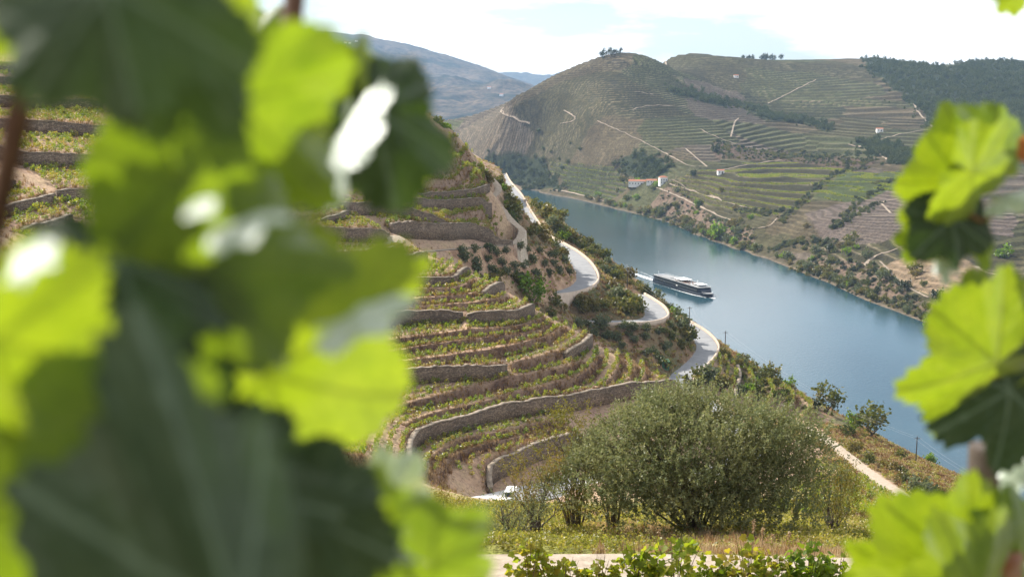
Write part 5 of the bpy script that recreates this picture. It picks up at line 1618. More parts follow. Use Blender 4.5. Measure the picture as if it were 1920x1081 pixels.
fm = np_mesh('wake', np.array(V), np.array(F))
set_col(fm, np.repeat(np.array(Cc)[:, None], 3, 1))
wake = link('wake_foam', fm, m_foam); wake.location = boat.location; wake.rotation_euler = boat.rotation_euler
tag(wake, 'white foam trail', None, None, 'stuff')

# ---- houses
def house(P, w, d, hgt, rz, label, roof='gable', wins=3, floors=1, rh=1.6, group=None):
    e = empty('house', P, rz); tag(e, label, 'house', group)
    MB().box(-w / 2, w / 2, -d / 2, d / 2, -3, hgt).build('wall', m_lime, e)
    o = .5
    if roof == 'gable':
        MB().add([(-w / 2 - o, -d / 2 - o, hgt + .01), (w / 2 + o, -d / 2 - o, hgt + .01), (w / 2 + o, d / 2 + o, hgt + .01), (-w / 2 - o, d / 2 + o, hgt + .01), (-w / 2 - o, 0, hgt + rh), (w / 2 + o, 0, hgt + rh)],
                 [(0, 1, 5, 4), (2, 3, 4, 5), (1, 2, 5), (3, 0, 4), (0, 3, 2, 1)]).build('roof', m_roof, e)
    else:
        MB().add([(-w / 2 - o, -d / 2 - o, hgt + .01), (w / 2 + o, -d / 2 - o, hgt + .01), (w / 2 + o, d / 2 + o, hgt + .01), (-w / 2 - o, d / 2 + o, hgt + .01), (-w * .2, 0, hgt + rh), (w * .2, 0, hgt + rh)],
                 [(0, 1, 5, 4), (2, 3, 4, 5), (1, 2, 5), (3, 0, 4), (0, 3, 2, 1)]).build('roof', m_roof, e)
    for fl in range(floors):
        for k in range(wins):
            x = -w / 2 + (k + .5) * w / wins
            wd = MB().box(x - .55, x + .55, -d / 2 - .06, -d / 2 + .1, 1.2 + fl * 3, 2.7 + fl * 3).build('window', m_glass, e)
    x = w * .18
    MB().box(x - .8, x + .8, -d / 2 - .08, -d / 2 + .1, 0, 2.3).build('door', m_door, e)
    return e
P = far_hit(1243, 345, 1300); house(P, 9.5, 8, 8.0, R(12), 'tall white house with red roof above the far shore', 'hip', 3, 2, 1.8)
P = far_hit(1198, 347, 1300); house(P, 26, 7, 5.0, R(-16), 'long low white house with a red roof on the far shore', 'gable', 7, 1, 2.0)
P = far_hit(1222, 344, 1300); house(P, 13, 7, 3.6, R(-8), 'low red roofed house between the long house and the tall white one', 'gable', 3, 1, 1.8)
P = far_hit(1351, 326, 1300); house(P, 7.5, 6, 4.0, R(6), 'small white house among the upper vineyard rows', 'gable', 2, 1, 1.3)
P = far_hit(1649, 247, 1700); house(P, 9, 7, 4.0, R(0), 'tiny white house at the head of the far valley', 'gable', 2, 1, 1.3)
P = far_hit(1380, 146, 2000); house(P, 8, 6, 3.5, R(0), 'tiny white hut high on the far hill', 'gable', 2, 1, 1.2)
def mt_hit(px, py):
    d = ray(px, py); best = None
    for i in range(30, 150):
        row = MT[i]; yy = row[0, 1]; x = d[0] / d[1] * yy; z = CAM[2] + d[2] / d[1] * yy
        g_ = np.interp(x, row[:, 0], row[:, 2])
        if z >= g_: continue
        best = np.array([x, yy, g_])
    return best
for k, (px, py, lb) in enumerate([(648,82,'white house at the left of the village on the blue mountain'),(656,84,'white house in the middle of the village on the blue mountain'),(668,80,'white house at the right of the village on the blue mountain'),(720,134,'white house on a spur of the blue mountain'),(917,166,'white house on the right shoulder of the blue mountain'),(940,183,'lower white house near the right foot of the blue mountain'),(845,232,'white house at the foot of the blue mountain')]):
    P = mt_hit(px, py)
    if P is not None: house(P, 17, 11, 7, 0, lb, 'gable', 3, 1, 3)
# ---- railing of posts on the far bend
e = empty('post_fence', far_hit(1268, 352, 1300)); tag(e, 'wooden fence of tall posts round the bend below the white house', 'fence')
fp = [far_hit(a, b_, 1300) for a, b_ in [(1252,347),(1260,347),(1268,349),(1276,353),(1284,359),(1290,366)]]
o0 = np.array(e.location)
for q in fp: MB().tube([q - o0 - (0, 0, .5), q - o0 + (0, 0, 5.0)], .32, 5).build('post', m_wood, e)
MB().tube([q - o0 + (0, 0, 5.1) for q in fp], .4, 5).build('rail', m_coping, e)

# ---- lettered board and stone building on the crest
Pc = hits(GZ, 562, 152, 350, 450)
Yb = Pc[1]
x0 = atY(531, 145, Yb)[0]; x1 = atY(577, 145, Yb)[0]; zt = atY(560, 138, Yb)[2]; zb_ = atY(560, 152, Yb)[2]
e = empty('sign_board', ((x0 + x1) / 2, Yb, zb_)); tag(e, 'dark board with tall white capital letters on the crest', 'sign')
W_ = (x1 - x0); H_ = zt - zb_
MB().box(-W_ / 2, W_ / 2, 0, .3, -1.5, H_).build('panel', m_black, e)
fc = bpy.data.curves.new('lettering', 'FONT'); fc.body = 'SANDEMAN'; fc.align_x = 'CENTER'; fc.align_y = 'CENTER'; fc.size = 1.0; fc.extrude = .02
fo = bpy.data.objects.new('lettering_source', fc); COL.objects.link(fo)
bpy.context.view_layer.update()
lm = bpy.data.meshes.new_from_object(fo.evaluated_get(bpy.context.evaluated_depsgraph_get()))
bpy.data.objects.remove(fo)
lo = link('lettering', lm, m_white, e)
co = np.array([v.co[:] for v in lm.vertices]); ex = np.ptp(co[:, 0]); ey = np.ptp(co[:, 1])
lo.scale = (W_ * .92 / ex, H_ * .74 / ey, 1); lo.rotation_euler = (math.pi / 2, 0, 0); lo.location = (-(co[:, 0].max() + co[:, 0].min()) / 2 * W_ * .92 / ex, -.04, H_ * .5 - (co[:, 1].max() + co[:, 1].min()) / 2 * H_ * .74 / ey)
x2 = atY(614, 145, Yb)[0]
e = empty('stone_building', ((x1 + x2) / 2 + .2, Yb + 1.5, zb_)); tag(e, 'low dark stone building beside the lettered board', 'building')
w2 = (x2 - x1) / 2
MB().box(-w2, w2, -1.6, 3, -2.5, H_ * .85).build('wall', m_stone, e)
MB().box(-w2 - .1, w2 + .1, -1.7, 3.1, H_ * .85 + .005, H_ * .85 + .2).build('parapet_cap', m_coping, e)
MB().box(w2 - .9, w2 - .2, -1.0, -.2, H_ * .85 + .21, H_ * .85 + 1.3).build('chimney', m_stone, e)
# grey stone building at the top of the left terraces
Pl = hits(GZ, 12, 134, 280, 360)
e = empty('stone_building', Pl); tag(e, 'grey stone block house on the pale ledge road at the left edge', 'building')
MB().box(-6, 2.2, -.4, 5, -1.5, 1.9).build('wall', m_stone, e)
MB().box(-6.2, 2.4, -.6, 5.2, 1.905, 2.1).build('parapet_cap', m_coping, e)

# ---- stone steps against the lowest left wall
for kd, h_, P in LW:
    pass
wl_i = WALL_LABELS.index('lowest wall of the left terraces with stone steps against it')
Pw = [q for q in LW if q[0] == 'w'][wl_i][2]
pa = hits(GZ, 170, 470, 195, 290)
i0 = int(np.argmin(np.hypot(Pw[:, 0] - pa[0], Pw[:, 1] - pa[1])))
i1 = min(i0 + 3, len(Pw) - 1)
tdir = (Pw[i1] - Pw[i0]); tdir /= np.linalg.norm(tdir[:2]); rz = math.atan2(tdir[1], tdir[0])
e = empty('stone_steps', (Pw[i0][0], Pw[i0][1], Pw[i0][2] + 1.5), rz); tag(e, 'pale stone steps jutting from the lowest left terrace wall', 'steps')
sm = MB().box(-.24, .24, -1.9, -.7, -.09, .09).mesh('step')
sm.materials.append(m_coping)
for k in range(9):
    o = link('step', sm, None, e); o.location = (.45 * k, 0, -.34 * k)

# ---- dark posts at the wall ends
for px, py, lab in [(997, 583, 'squat dark stone post on the end of the tall rounded wall'), (1106, 641, 'squat dark stone post at the end of the short curved wall')]:
    P = hits(GZ, px, py, 250, 340)
    o = MB().box(-.45, .45, -.45, .45, -1.6, 1.3).box(-.55, .55, -.55, .55, 1.302, 1.45).build('stone_post', m_stone); o.location = P
    tag(o, lab, 'post')
# ---- white van by the bowl wall
Pv = atY(957, 931, 240); zr = float(near_z(Pv[0], 240))
e = empty('van', (Pv[0], 240, zr + .15), R(-8)); tag(e, 'white van parked on the pale road below the curved wall', 'van')
body = MB()
prof = [(-2.4, .35), (-2.45, 1.05), (-1.9, 1.25), (-1.2, 2.05), (2.4, 2.1), (2.45, .35)]
n = len(prof)
body.add([(-.98 if .3 < z < 1.5 else -.90, y, z) for y, z in prof] + [(.98 if .3 < z < 1.5 else .90, y, z) for y, z in prof],
         [tuple(range(n)), tuple(range(2 * n - 1, n - 1, -1))] + [(i, i + n, (i + 1) % n + n, (i + 1) % n) for i in range(n)])
bo = body.build('body', m_white, e)
MB().add([(-.80, -1.86, 1.36), (.80, -1.86, 1.36), (.74, -1.28, 2.0), (-.74, -1.28, 2.0)], [(0, 1, 2, 3)]).build('windscreen', m_glass, e)
for s in (-1, 1):
    MB().box(s * .99 - .02, s * .99 + .02, -1.3, -.4, 1.25, 1.8).build('side_window', m_glass, e)
    MB().box(s * .62 - .2, s * .62 + .2, -2.49, -2.43, .75, .98).build('headlight', m_lamp, e)
    MB().box(s * 1.1 - .1, s * 1.1 + .1, -1.55, -1.4, 1.2, 1.45).build('mirror', m_black, e)
    for y in (-1.6, 1.6):
        wv = MB().tube([(s * .82, y, .33), (s * 1.0, y, .33)], .34, 14).build('wheel', m_tyre, e)
        MB().tube([(s * 1.0, y, .33), (s * 1.02, y, .33)], .19, 10).build('rim', m_steel, wv)
MB().box(-.55, .55, -2.5, -2.44, .42, .62).build('bumper', m_black, e)
# ---- green hut
P = ground_at(1247, 690, 370, 400)
e = empty('hut', P, R(10)); tag(e, 'small green sheet metal hut on the bank below the bushes', 'hut')
MB().box(-1.0, 1.0, -.8, .8, -.6, 1.7).build('wall', m_green, e)
MB().add([(-1.2, -1, 1.71), (1.2, -1, 1.71), (1.2, 1, 2.3), (-1.2, 1, 2.3), (-1.2, -1, 1.78), (1.2, -1, 1.78), (1.2, 1, 2.37), (-1.2, 1, 2.37)], [(0, 3, 2, 1), (4, 5, 6, 7), (0, 1, 5, 4), (1, 2, 6, 5), (2, 3, 7, 6), (3, 0, 4, 7)]).build('roof', m_green, e)
MB().box(-.4, .4, -.86, -.81, 0, 1.5).build('door', m_door, e)
# ---- pale rock at the path
P = gpt(931, 35.6)
rk = bmesh.new(); bmesh.ops.create_icosphere(rk, subdivisions=2, radius=.33)
for v in rk.verts: v.co = Vector((v.co.x * (1 + .25 * math.sin(7 * v.co.y)), v.co.y * .7, v.co.z * .42 * (1 + .3 * math.sin(5 * v.co.x + 2))))
me = bpy.data.meshes.new('rock'); rk.to_mesh(me); rk.free()
o = link('rock', me, m_coping); o.location = P + np.array([0, 0, .08]); tag(o, 'flat pale rock at the far edge of the gravel path', 'rock')
# ---- utility poles and wires
POLES = []
for px, pt, pbs, lab in [(1717, 825, 868, 'leaning wooden utility pole on the crest against the water, lower right'), (1359, 636, 662, 'thin wooden utility pole beyond the lowest road bend'), (1292, 586, 614, 'thin wooden utility pole above the start of the lowest road'), (1176, 508, 540, 'thin wooden utility pole among the shrubs by the wake')]:
    P = ground_at(px, pbs, 300, 620)
    hgt = max(7.0, float(atY(px, pt, P[1])[2] - P[2]))
    e = empty('utility_pole', P); tag(e, lab, 'pole')
    MB().tube([(0, 0, -.6), (.1, 0, hgt)], [.17, .11], 7).build('pole', m_wood, e)
    MB().box(-.8 + .1, .8 + .1, -.06, .06, hgt - .6, hgt - .48).build('crossarm', m_wood, e)
    POLES.append((P, hgt))
wires = [(POLES[3], POLES[2]), (POLES[2], POLES[1]), (POLES[1], POLES[0]), (POLES[0], (np.array([110, 255, 70]), 9))]
wlab = ['power lines between the two upper poles', 'power lines above the lowest road bend', 'power lines running down from the road bend to the lower right pole', 'power lines leaving the lower right pole past the picture edge']
for (a, b_), lb in zip(wires, wlab):
    mb = MB()
    for dx in (-.7, .7):
        pts = []
        for t in np.linspace(0, 1, 13):
            q = a[0] * (1 - t) + b_[0] * t; z = (a[0][2] + a[1] - .45) * (1 - t) + (b_[0][2] + b_[1] - .45) * t - 4 * t * (1 - t) * 3.0
            pts.append((q[0] + dx + .1, q[1], z))
        mb.tube(pts, .013, 4)
    o = mb.build('power_line', m_steel); tag(o, lb, 'power line')
# ================================================================== THE VINE LEAVES CLOSE TO THE CAMERA
CR = np.array([1.0, 0, 0]); CU = UP; CB = -FWD       # camera right, up, towards the camera
_TH = [0, 14, 26, 38, 52, 66, 80, 93, 108, 126, 148, 166, 176, 180]
_RR = [1.0, .90, .74, .80, .93, .84, .69, .70, .77, .73, .62, .48, .16, .06]
VEINS = [(0, 1.0), (52, .92), (-52, .92), (108, .74), (-108, .74)]
def leaf_mesh(seed, fold=.2, droop=.2, cup=.1, wave=.05):
    rng = np.random.default_rng(seed); na, nr_ = 132, 14
    th = np.linspace(-180, 180, na, endpoint=False)
    jit = rng.normal(size=14) * .05
    r = np.interp(np.abs(th), _TH, np.array(_RR) * (1 + jit))
    r = r * (1 + .08 * np.interp(th, np.linspace(-180, 180, 9), np.r_[rng.normal(size=8), 0]))
    saw = (np.abs(th) / 8.0) % 1.0
    r = r * (1 + .11 * (saw - .5) * np.clip((168 - np.abs(th)) / 20, 0, 1))
    a = np.radians(th)
    V = [(0, 0, 0)]; vein = [1.0]
    ph1, ph2 = rng.random(2) * 6.28
    for k in range(1, nr_ + 1):
        q = (k / nr_) ** .85
        x = np.sin(a) * r * q; y = np.cos(a) * r * q
        vd = np.full(na, 9.0)
        for ang, ln in VEINS:
            t_ = math.radians(ang); ax, ay = math.sin(t_), math.cos(t_)
            s = np.clip(x * ax + y * ay, 0, ln); d = np.hypot(x - s * ax, y - s * ay)
            vd = np.minimum(vd, d * (1 + s * 1.2))
            for sgn in (-1, 1):       # side veins
                for s0 in (.25, .42, .6, .76):
                    bx, by = ax * s0 * ln, ay * s0 * ln; t2 = t_ + sgn * .75
                    cx, cy = math.sin(t2), math.cos(t2); u = np.clip((x - bx) * cx + (y - by) * cy, 0, .34 * ln)
                    vd = np.minimum(vd, np.hypot(x - bx - u * cx, y - by - u * cy) * 2.2 + .012)
        vn = np.exp(-(vd / .02) ** 2)
        z = -fold * np.abs(x) * 1.0 - droop * y * np.abs(y) - cup * (x * x + y * y) * 1.0
        z += wave * np.sin(a * 5 + ph1) * q ** 2 + wave * .6 * np.sin(a * 11 + ph2) * q ** 3
        z += -.007 * np.exp(-(vd / .045) ** 2)
        V += list(zip(x, y, z)); vein += list(vn)
    F3 = [(0, 1 + i, 1 + (i + 1) % na) for i in range(na)]
    F4 = []
    for k in range(nr_ - 1):
        for i in range(na):
            p = 1 + k * na + i; p2 = 1 + k * na + (i + 1) % na
            F4.append((p, p + na, p2 + na)); F4.append((p, p2 + na, p2))
    me = np_mesh('leaf', np.array(V), np.array(F3 + F4), smooth=True)
    set_col(me, np.repeat(np.array(vein)[:, None], 3, 1))
    return me

def mat_big_leaf(name, up, under, trans, tw=.55, gloss=.35, vcol=(.13, .17, .07), vk=.45):
    m = bpy.data.materials.new(name); m.use_nodes = True
    nt = m.node_tree; nt.nodes.clear()
    out = nt.nodes.new('ShaderNodeOutputMaterial')
    tc = nt.nodes.new('ShaderNodeTexCoord'); geo = nt.nodes.new('ShaderNodeNewGeometry')
    at = nt.nodes.new('ShaderNodeAttribute'); at.attribute_name = 'Col'
    n1_ = noise_node(nt, 4.0, 4, .6, tc.outputs['Object']); n2_ = noise_node(nt, 38.0, 3, .6, tc.outputs['Object'])
    v = ramp_node(nt, n1_.outputs['Fac'], [(.3, (.8, .85, .8)), (.7, (1.18, 1.12, 1.1))])
    v2 = ramp_node(nt, n2_.outputs['Fac'], [(.3, (.88, .9, .88)), (.7, (1.1, 1.1, 1.1))])
    sd = mixc(nt, up, under, geo.outputs['Backfacing'])
    sd = mixc(nt, sd, v, 1.0, 'MULTIPLY'); sd = mixc(nt, sd, v2, 1.0, 'MULTIPLY')
    vm = nt.nodes.new('ShaderNodeMath'); vm.operation = 'MULTIPLY'; vm.inputs[1].default_value = vk
    nt.links.new(at.outputs['Fac'], vm.inputs[0])
    sd = mixc(nt, sd, vcol, vm.outputs[0])
    t = mixc(nt, trans, v, 1.0, 'MULTIPLY'); t = mixc(nt, t, v2, 1.0, 'MULTIPLY')
    t = mixc(nt, t, tuple(.42 * q for q in trans), at.outputs['Fac'])
    n3_ = noise_node(nt, 9.0, 5, .7, tc.outputs['Object'], 1.0)
    sp = ramp_node(nt, n3_.outputs['Fac'], [(.66, (0, 0, 0)), (.72, (1, 1, 1))])
    spm = nt.nodes.new('ShaderNodeMath'); spm.operation = 'MULTIPLY'; spm.inputs[1].default_value = .7; nt.links.new(sp, spm.inputs[0])
    t = mixc(nt, t, (.16, .10, .015), spm.outputs[0]); sd = mixc(nt, sd, (.10, .06, .02), spm.outputs[0])
    dif = nt.nodes.new('ShaderNodeBsdfDiffuse'); nt.links.new(sd, dif.inputs['Color'])
    tr = nt.nodes.new('ShaderNodeBsdfTranslucent'); nt.links.new(t, tr.inputs['Color'])
    mx = nt.nodes.new('ShaderNodeMixShader'); mx.inputs[0].default_value = tw
    nt.links.new(dif.outputs[0], mx.inputs[1]); nt.links.new(tr.outputs[0], mx.inputs[2])
    gl = nt.nodes.new('ShaderNodeBsdfGlossy'); gl.inputs['Roughness'].default_value = .38
    fr_ = nt.nodes.new('ShaderNodeFresnel'); fr_.inputs['IOR'].default_value = 1.45
    bf = nt.nodes.new('ShaderNodeMath'); bf.operation = 'MULTIPLY_ADD'; bf.inputs[1].default_value = -.75 * gloss; bf.inputs[2].default_value = gloss
    nt.links.new(geo.outputs['Backfacing'], bf.inputs[0])
    fm = nt.nodes.new('ShaderNodeMath'); fm.operation = 'MULTIPLY'
    nt.links.new(fr_.outputs[0], fm.inputs[0]); nt.links.new(bf.outputs[0], fm.inputs[1])
    mg = nt.nodes.new('ShaderNodeMixShader'); nt.links.new(fm.outputs[0], mg.inputs[0])
    nt.links.new(mx.outputs[0], mg.inputs[1]); nt.links.new(gl.outputs[0], mg.inputs[2])
    bp_ = nt.nodes.new('ShaderNodeBump'); bp_.inputs['Strength'].default_value = .35; bp_.inputs['Distance'].default_value = .002
    nt.links.new(n2_.outputs['Fac'], bp_.inputs['Height'])
    for s in (dif, tr, gl): nt.links.new(bp_.outputs[0], s.inputs['Normal'])
    nt.links.new(mg.outputs[0], out.inputs['Surface'])
    return m
m_leaf = mat_big_leaf('vine leaf', (.040, .075, .022), (.10, .14, .05), (.23, .33, .008))
m_leaf_y = mat_big_leaf('yellow green vine leaf', (.075, .11, .02), (.12, .165, .05), (.26, .345, .008))
m_leaf_d = mat_big_leaf('vine leaf with painted shade', (.010, .028, .010), (.05, .07, .04), (.03, .06, .004), .36, .08, (.16, .21, .14), .9)  # shaded copy of the vine leaf: the shade is put into its colours
m_leaf_w = mat_big_leaf('pale underside and painted glint leaf', (.38, .44, .35), (.38, .44, .35), (.30, .38, .08), .25, 1.0)  # pale underside on both faces; its whiteness also paints the sun highlights
m_leaf_r = mat_big_leaf('reddening vine leaf', (.20, .05, .02), (.25, .10, .05), (.55, .16, .03), .5)
m_cane = mat_two('brown vine cane', (.05, .022, .012), (.11, .055, .03), 60, .8, .3, .002, True)
m_petiole = mat_two('reddish leaf stalk', (.09, .04, .02), (.13, .09, .03), 40, .6, .1, .001, True)

def add_leaf(parent, px, py, d, size, phi, n, mat, seed, fold=.2, droop=.2, cup=.1, wave=.05, width=1.0, origin=.32):
    """px, py where the middle of the leaf lies; d distance (m); size length in photo pixels; phi direction of the tip in the
    picture plane (0 right, 90 up); n normal of the upper side in camera axes (right, up, towards)"""
    c = CAM + ray(px, py) / np.linalg.norm(ray(px, py)) * d
    nrm = CR * n[0] + CU * n[1] + CB * n[2]; nrm = nrm / np.linalg.norm(nrm)
    t = CR * math.cos(R(phi)) + CU * math.sin(R(phi)); t = t - t @ nrm * nrm; t /= np.linalg.norm(t)
    u = np.cross(t, nrm)
    Ls = size / FPX * d / 1.5
    me = leaf_mesh(seed, fold, droop, cup, wave)
    o = bpy.data.objects.new('leaf', me); COL.objects.link(o); me.materials.append(mat)
    M = Matrix(((u[0] * Ls * width, t[0] * Ls, nrm[0] * Ls, 0), (u[1] * Ls * width, t[1] * Ls, nrm[1] * Ls, 0), (u[2] * Ls * width, t[2] * Ls, nrm[2] * Ls, 0), (0, 0, 0, 1)))
    loc = c - t * Ls * origin
    M.translation = Vector(loc)
    o.matrix_world = M
    o.parent = parent
    o.matrix_parent_inverse = parent.matrix_world.inverted()
    return o, loc
def cane(parent, pts, rad, name='cane', mat=None):
    P = [CAM + ray(a, b_) / np.linalg.norm(ray(a, b_)) * d for a, b_, d in pts]
    P = resample(np.array(P), .02)
    o = np.array(parent.location)
    return MB().tube([p - o for p in P], rad, 8).build(name, mat or m_cane, parent, True)

# --- left vine
zl = float(near_z(-.35, .75))
vl = empty('grapevine', (-.36, .78, zl)); tag(vl, 'blurred grapevine with big leaves filling the left third of the view', 'grapevine')
bpy.context.view_layer.update()
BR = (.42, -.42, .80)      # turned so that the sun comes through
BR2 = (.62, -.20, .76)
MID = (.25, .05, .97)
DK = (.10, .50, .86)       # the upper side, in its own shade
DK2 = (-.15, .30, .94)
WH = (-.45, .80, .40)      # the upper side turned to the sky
LEAVES_L = [
 # px, py, d, size, phi, n, mat, seed, kw
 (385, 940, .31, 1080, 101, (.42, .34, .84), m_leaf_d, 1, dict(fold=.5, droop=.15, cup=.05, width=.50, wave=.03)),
 (610, 735, .47, 560, -30, BR, m_leaf_y, 2, dict(fold=.10, cup=.1)),
 (465, 490, .41, 390, 5, (.12, .22, .96), m_leaf, 3, dict(fold=.15, droop=.3)),
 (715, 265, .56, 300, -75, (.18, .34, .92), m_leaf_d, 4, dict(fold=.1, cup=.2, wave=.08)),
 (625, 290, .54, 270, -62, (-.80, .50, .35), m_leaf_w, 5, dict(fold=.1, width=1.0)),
 (768, 325, .60, 130, -40, BR, m_leaf_y, 6, dict()),
 (682, 120, .57, 170, 75, BR2, m_leaf_y, 7, dict(width=.6)),
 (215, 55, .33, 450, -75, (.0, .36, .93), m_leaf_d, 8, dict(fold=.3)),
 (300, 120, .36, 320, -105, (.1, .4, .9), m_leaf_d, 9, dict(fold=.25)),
 (435, 130, .50, 300, -20, BR, m_leaf_y, 10, dict(cup=.15)),
 (360, 25, .42, 260, 10, BR2, m_leaf_y, 11, dict()),
 (425, 285, .44, 430, -95, (.34, -.24, .91), m_leaf, 12, dict(fold=.25, wave=.08)),
 (345, 405, .40, 310, -80, (.28, -.10, .95), m_leaf, 13, dict(fold=.2)),
 (470, 300, .47, 260, -70, (.36, -.22, .9), m_leaf, 39, dict(fold=.2)),
 (15, 725, .37, 440, -72, BR, m_leaf_y, 14, dict(fold=.12)),
 (25, 72, .45, 130, -60, BR, m_leaf_y, 15, dict()),
 (50, 1000, .38, 340, -20, (.22, .08, .97), m_leaf, 16, dict()),
 (225, 860, .36, 360, -90, (.20, .10, .97), m_leaf, 17, dict(fold=.3)),
 (740, 975, .54, 190, 30, (.22, .06, .97), m_leaf, 18, dict(fold=.3, droop=.3)),
 (690, 1012, .54, 130, -150, BR, m_leaf_y, 19, dict()),
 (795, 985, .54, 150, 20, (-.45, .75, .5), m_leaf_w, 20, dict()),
 (855, 1070, .52, 210, -20, (.3, -.15, .94), m_leaf, 21, dict()),
 (500, 40, .85, 140, 60, DK2, m_leaf, 22, dict()),
 (590, 960, .46, 230, -60, (.1, .22, .96), m_leaf_d, 23, dict()),
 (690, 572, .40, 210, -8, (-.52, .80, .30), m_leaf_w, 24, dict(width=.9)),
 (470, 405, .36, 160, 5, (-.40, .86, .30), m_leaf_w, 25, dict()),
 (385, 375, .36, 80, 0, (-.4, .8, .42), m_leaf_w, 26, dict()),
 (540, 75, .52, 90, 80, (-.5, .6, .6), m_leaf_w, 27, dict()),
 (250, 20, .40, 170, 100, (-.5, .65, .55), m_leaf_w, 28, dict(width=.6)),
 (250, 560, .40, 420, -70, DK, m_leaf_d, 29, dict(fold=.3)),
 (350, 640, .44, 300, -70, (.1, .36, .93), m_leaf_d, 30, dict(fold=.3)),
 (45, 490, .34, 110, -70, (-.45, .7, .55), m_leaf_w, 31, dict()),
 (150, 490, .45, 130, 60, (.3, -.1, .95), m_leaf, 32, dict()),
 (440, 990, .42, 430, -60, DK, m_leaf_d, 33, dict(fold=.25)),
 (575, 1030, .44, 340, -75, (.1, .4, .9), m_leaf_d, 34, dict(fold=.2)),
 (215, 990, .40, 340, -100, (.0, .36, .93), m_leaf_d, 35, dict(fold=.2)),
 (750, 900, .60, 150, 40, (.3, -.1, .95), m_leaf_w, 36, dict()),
]
for px, py, d, size, phi, n, mat, sd, kw in LEAVES_L:
    o, loc = add_leaf(vl, px, py, d, size, phi, n, mat, sd, **kw)
cane(vl, [(95, -60, .45), (60, 130, .44), (10, 300, .43), (-60, 520, .43), (20, 900, .43), (10, 1100, .44), (40, 1900, .55)], .0042, 'cane')
cane(vl, [(560, -80, .60), (548, 120, .60), (545, 320, .60), (500, 520, .60), (440, 800, .60), (380, 1150, .58), (260, 1900, .6)], .0045, 'cane')
cane(vl, [(150, 740, .42), (132, 900, .42), (120, 1150, .43)], .0022, 'tendril')
for pts in ([(-30, 870, .50), (60, 820, .51), (150, 730, .53)], [(5, 900, .50), (12, 1000, .50), (20, 1120, .50)], [(545, 330, .60), (620, 320, .60), (665, 270, .61)], [(545, 420, .60), (450, 560, .54), (320, 600, .48)], [(440, 800, .60), (500, 700, .55), (520, 690, .53)], [(430, 850, .6), (600, 930, .6), (720, 990, .60)]):
    cane(vl, pts, .0016, 'leaf_stalk', m_petiole)
MB().tube([(.03, -.06, -.1), (.0, -.02, .35), (.05, -.05, .75), (.08, .0, 1.0)], [.03, .026, .022, .012], 8).build('trunk', m_bark, vl, True)

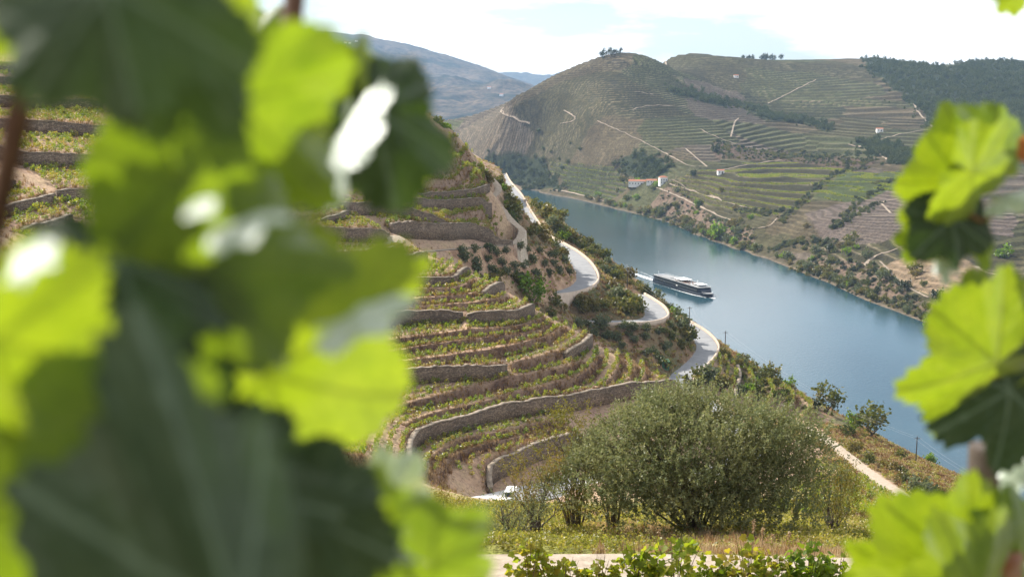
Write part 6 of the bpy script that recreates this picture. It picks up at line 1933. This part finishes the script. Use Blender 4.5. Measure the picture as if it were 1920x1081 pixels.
# --- right vine
zr_ = float(near_z(.42, 1.05))
vr = empty('grapevine', (.44, 1.08, zr_)); tag(vr, 'blurred grapevine with backlit yellow green leaves at the right edge', 'grapevine')
bpy.context.view_layer.update()
LEAVES_R = [
 (1765, 345, .98, 190, 175, BR, m_leaf_y, 51, dict()),
 (1855, 330, .96, 190, -20, BR, m_leaf_y, 52, dict()),
 (1805, 262, 1.0, 170, 110, (.34, -.12, .93), m_leaf, 53, dict()),
 (1870, 250, 1.0, 150, 80, (.34, -.15, .93), m_leaf, 54, dict()),
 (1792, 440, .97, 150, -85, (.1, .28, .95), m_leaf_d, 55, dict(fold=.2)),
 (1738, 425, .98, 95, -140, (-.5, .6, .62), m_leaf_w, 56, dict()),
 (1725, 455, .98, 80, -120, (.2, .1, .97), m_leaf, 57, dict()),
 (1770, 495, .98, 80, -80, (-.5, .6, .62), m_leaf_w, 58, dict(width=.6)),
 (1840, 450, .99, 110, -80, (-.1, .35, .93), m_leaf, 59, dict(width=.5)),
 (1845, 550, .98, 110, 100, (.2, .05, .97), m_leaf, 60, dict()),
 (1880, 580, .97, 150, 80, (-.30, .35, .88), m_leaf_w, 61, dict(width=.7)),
 (1815, 705, .92, 300, 190, BR, m_leaf_y, 62, dict(cup=.05)),
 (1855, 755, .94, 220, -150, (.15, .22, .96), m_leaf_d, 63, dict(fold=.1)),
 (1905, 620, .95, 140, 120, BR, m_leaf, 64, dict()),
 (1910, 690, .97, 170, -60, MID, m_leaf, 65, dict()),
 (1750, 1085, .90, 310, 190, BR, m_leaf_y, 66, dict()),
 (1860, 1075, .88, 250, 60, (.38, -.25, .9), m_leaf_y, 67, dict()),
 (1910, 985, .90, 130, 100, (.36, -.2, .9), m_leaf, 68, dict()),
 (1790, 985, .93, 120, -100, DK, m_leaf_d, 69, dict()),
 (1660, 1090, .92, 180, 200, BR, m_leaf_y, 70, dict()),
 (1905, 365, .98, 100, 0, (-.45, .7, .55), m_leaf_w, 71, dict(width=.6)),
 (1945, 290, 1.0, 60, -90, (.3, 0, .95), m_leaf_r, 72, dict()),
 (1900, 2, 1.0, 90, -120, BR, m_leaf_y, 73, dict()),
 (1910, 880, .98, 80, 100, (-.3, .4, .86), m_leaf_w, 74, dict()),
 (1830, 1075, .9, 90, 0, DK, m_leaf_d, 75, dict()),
 (1905, 1060, .9, 60, 30, (.3, 0, .95), m_leaf_r, 76, dict()),
]
for px, py, d, size, phi, n, mat, sd, kw in LEAVES_R:
    add_leaf(vr, px, py, d, size * 1.02, phi, n, mat, sd, **kw)
cane(vr, [(1990, -60, 1.02), (1955, 200, 1.02), (1945, 400, 1.02), (1960, 700, 1.02), (1950, 1000, 1.0), (1980, 1500, 1.05)], .005, 'cane')
for pts in ([(1945, 370, 1.02), (1900, 380, 1.0), (1840, 415, .98)], [(1955, 640, 1.02), (1900, 690, .96), (1850, 710, .94)], [(1950, 1000, 1.0), (1900, 1010, .92), (1850, 1040, .9)], [(1840, 415, .98), (1790, 400, .98), (1765, 370, .98)]):
    cane(vr, pts, .0017, 'leaf_stalk', m_petiole)
MB().tube([(.02, .02, -.1), (.0, .0, .5), (.03, -.02, .95)], [.028, .024, .014], 8).build('trunk', m_bark, vr, True)
# --- post
pt = CAM + ray(1885, 845) / np.linalg.norm(ray(1885, 845)) * 1.16
pg = np.array([pt[0] + .02, pt[1], float(near_z(pt[0], pt[1]))])
ep = empty('vineyard_post', pg); tag(ep, 'dark wooden vineyard post at the right edge behind the blurred leaves', 'post')
t3 = np.array([(pt - pg)[0] - .01, 0, (pt - pg)[2]])
MB().tube([(.02, 0, -.3), tuple(t3 * .5), tuple(t3)], [.019, .0185, .018], 28).build('post', m_wood, ep)
MB().tube([tuple(t3 * .999 + np.array([0, 0, .0005])), tuple(t3 + np.array([0, 0, .004]))], [.0182, .0175], 28).build('cap', m_wood, ep)
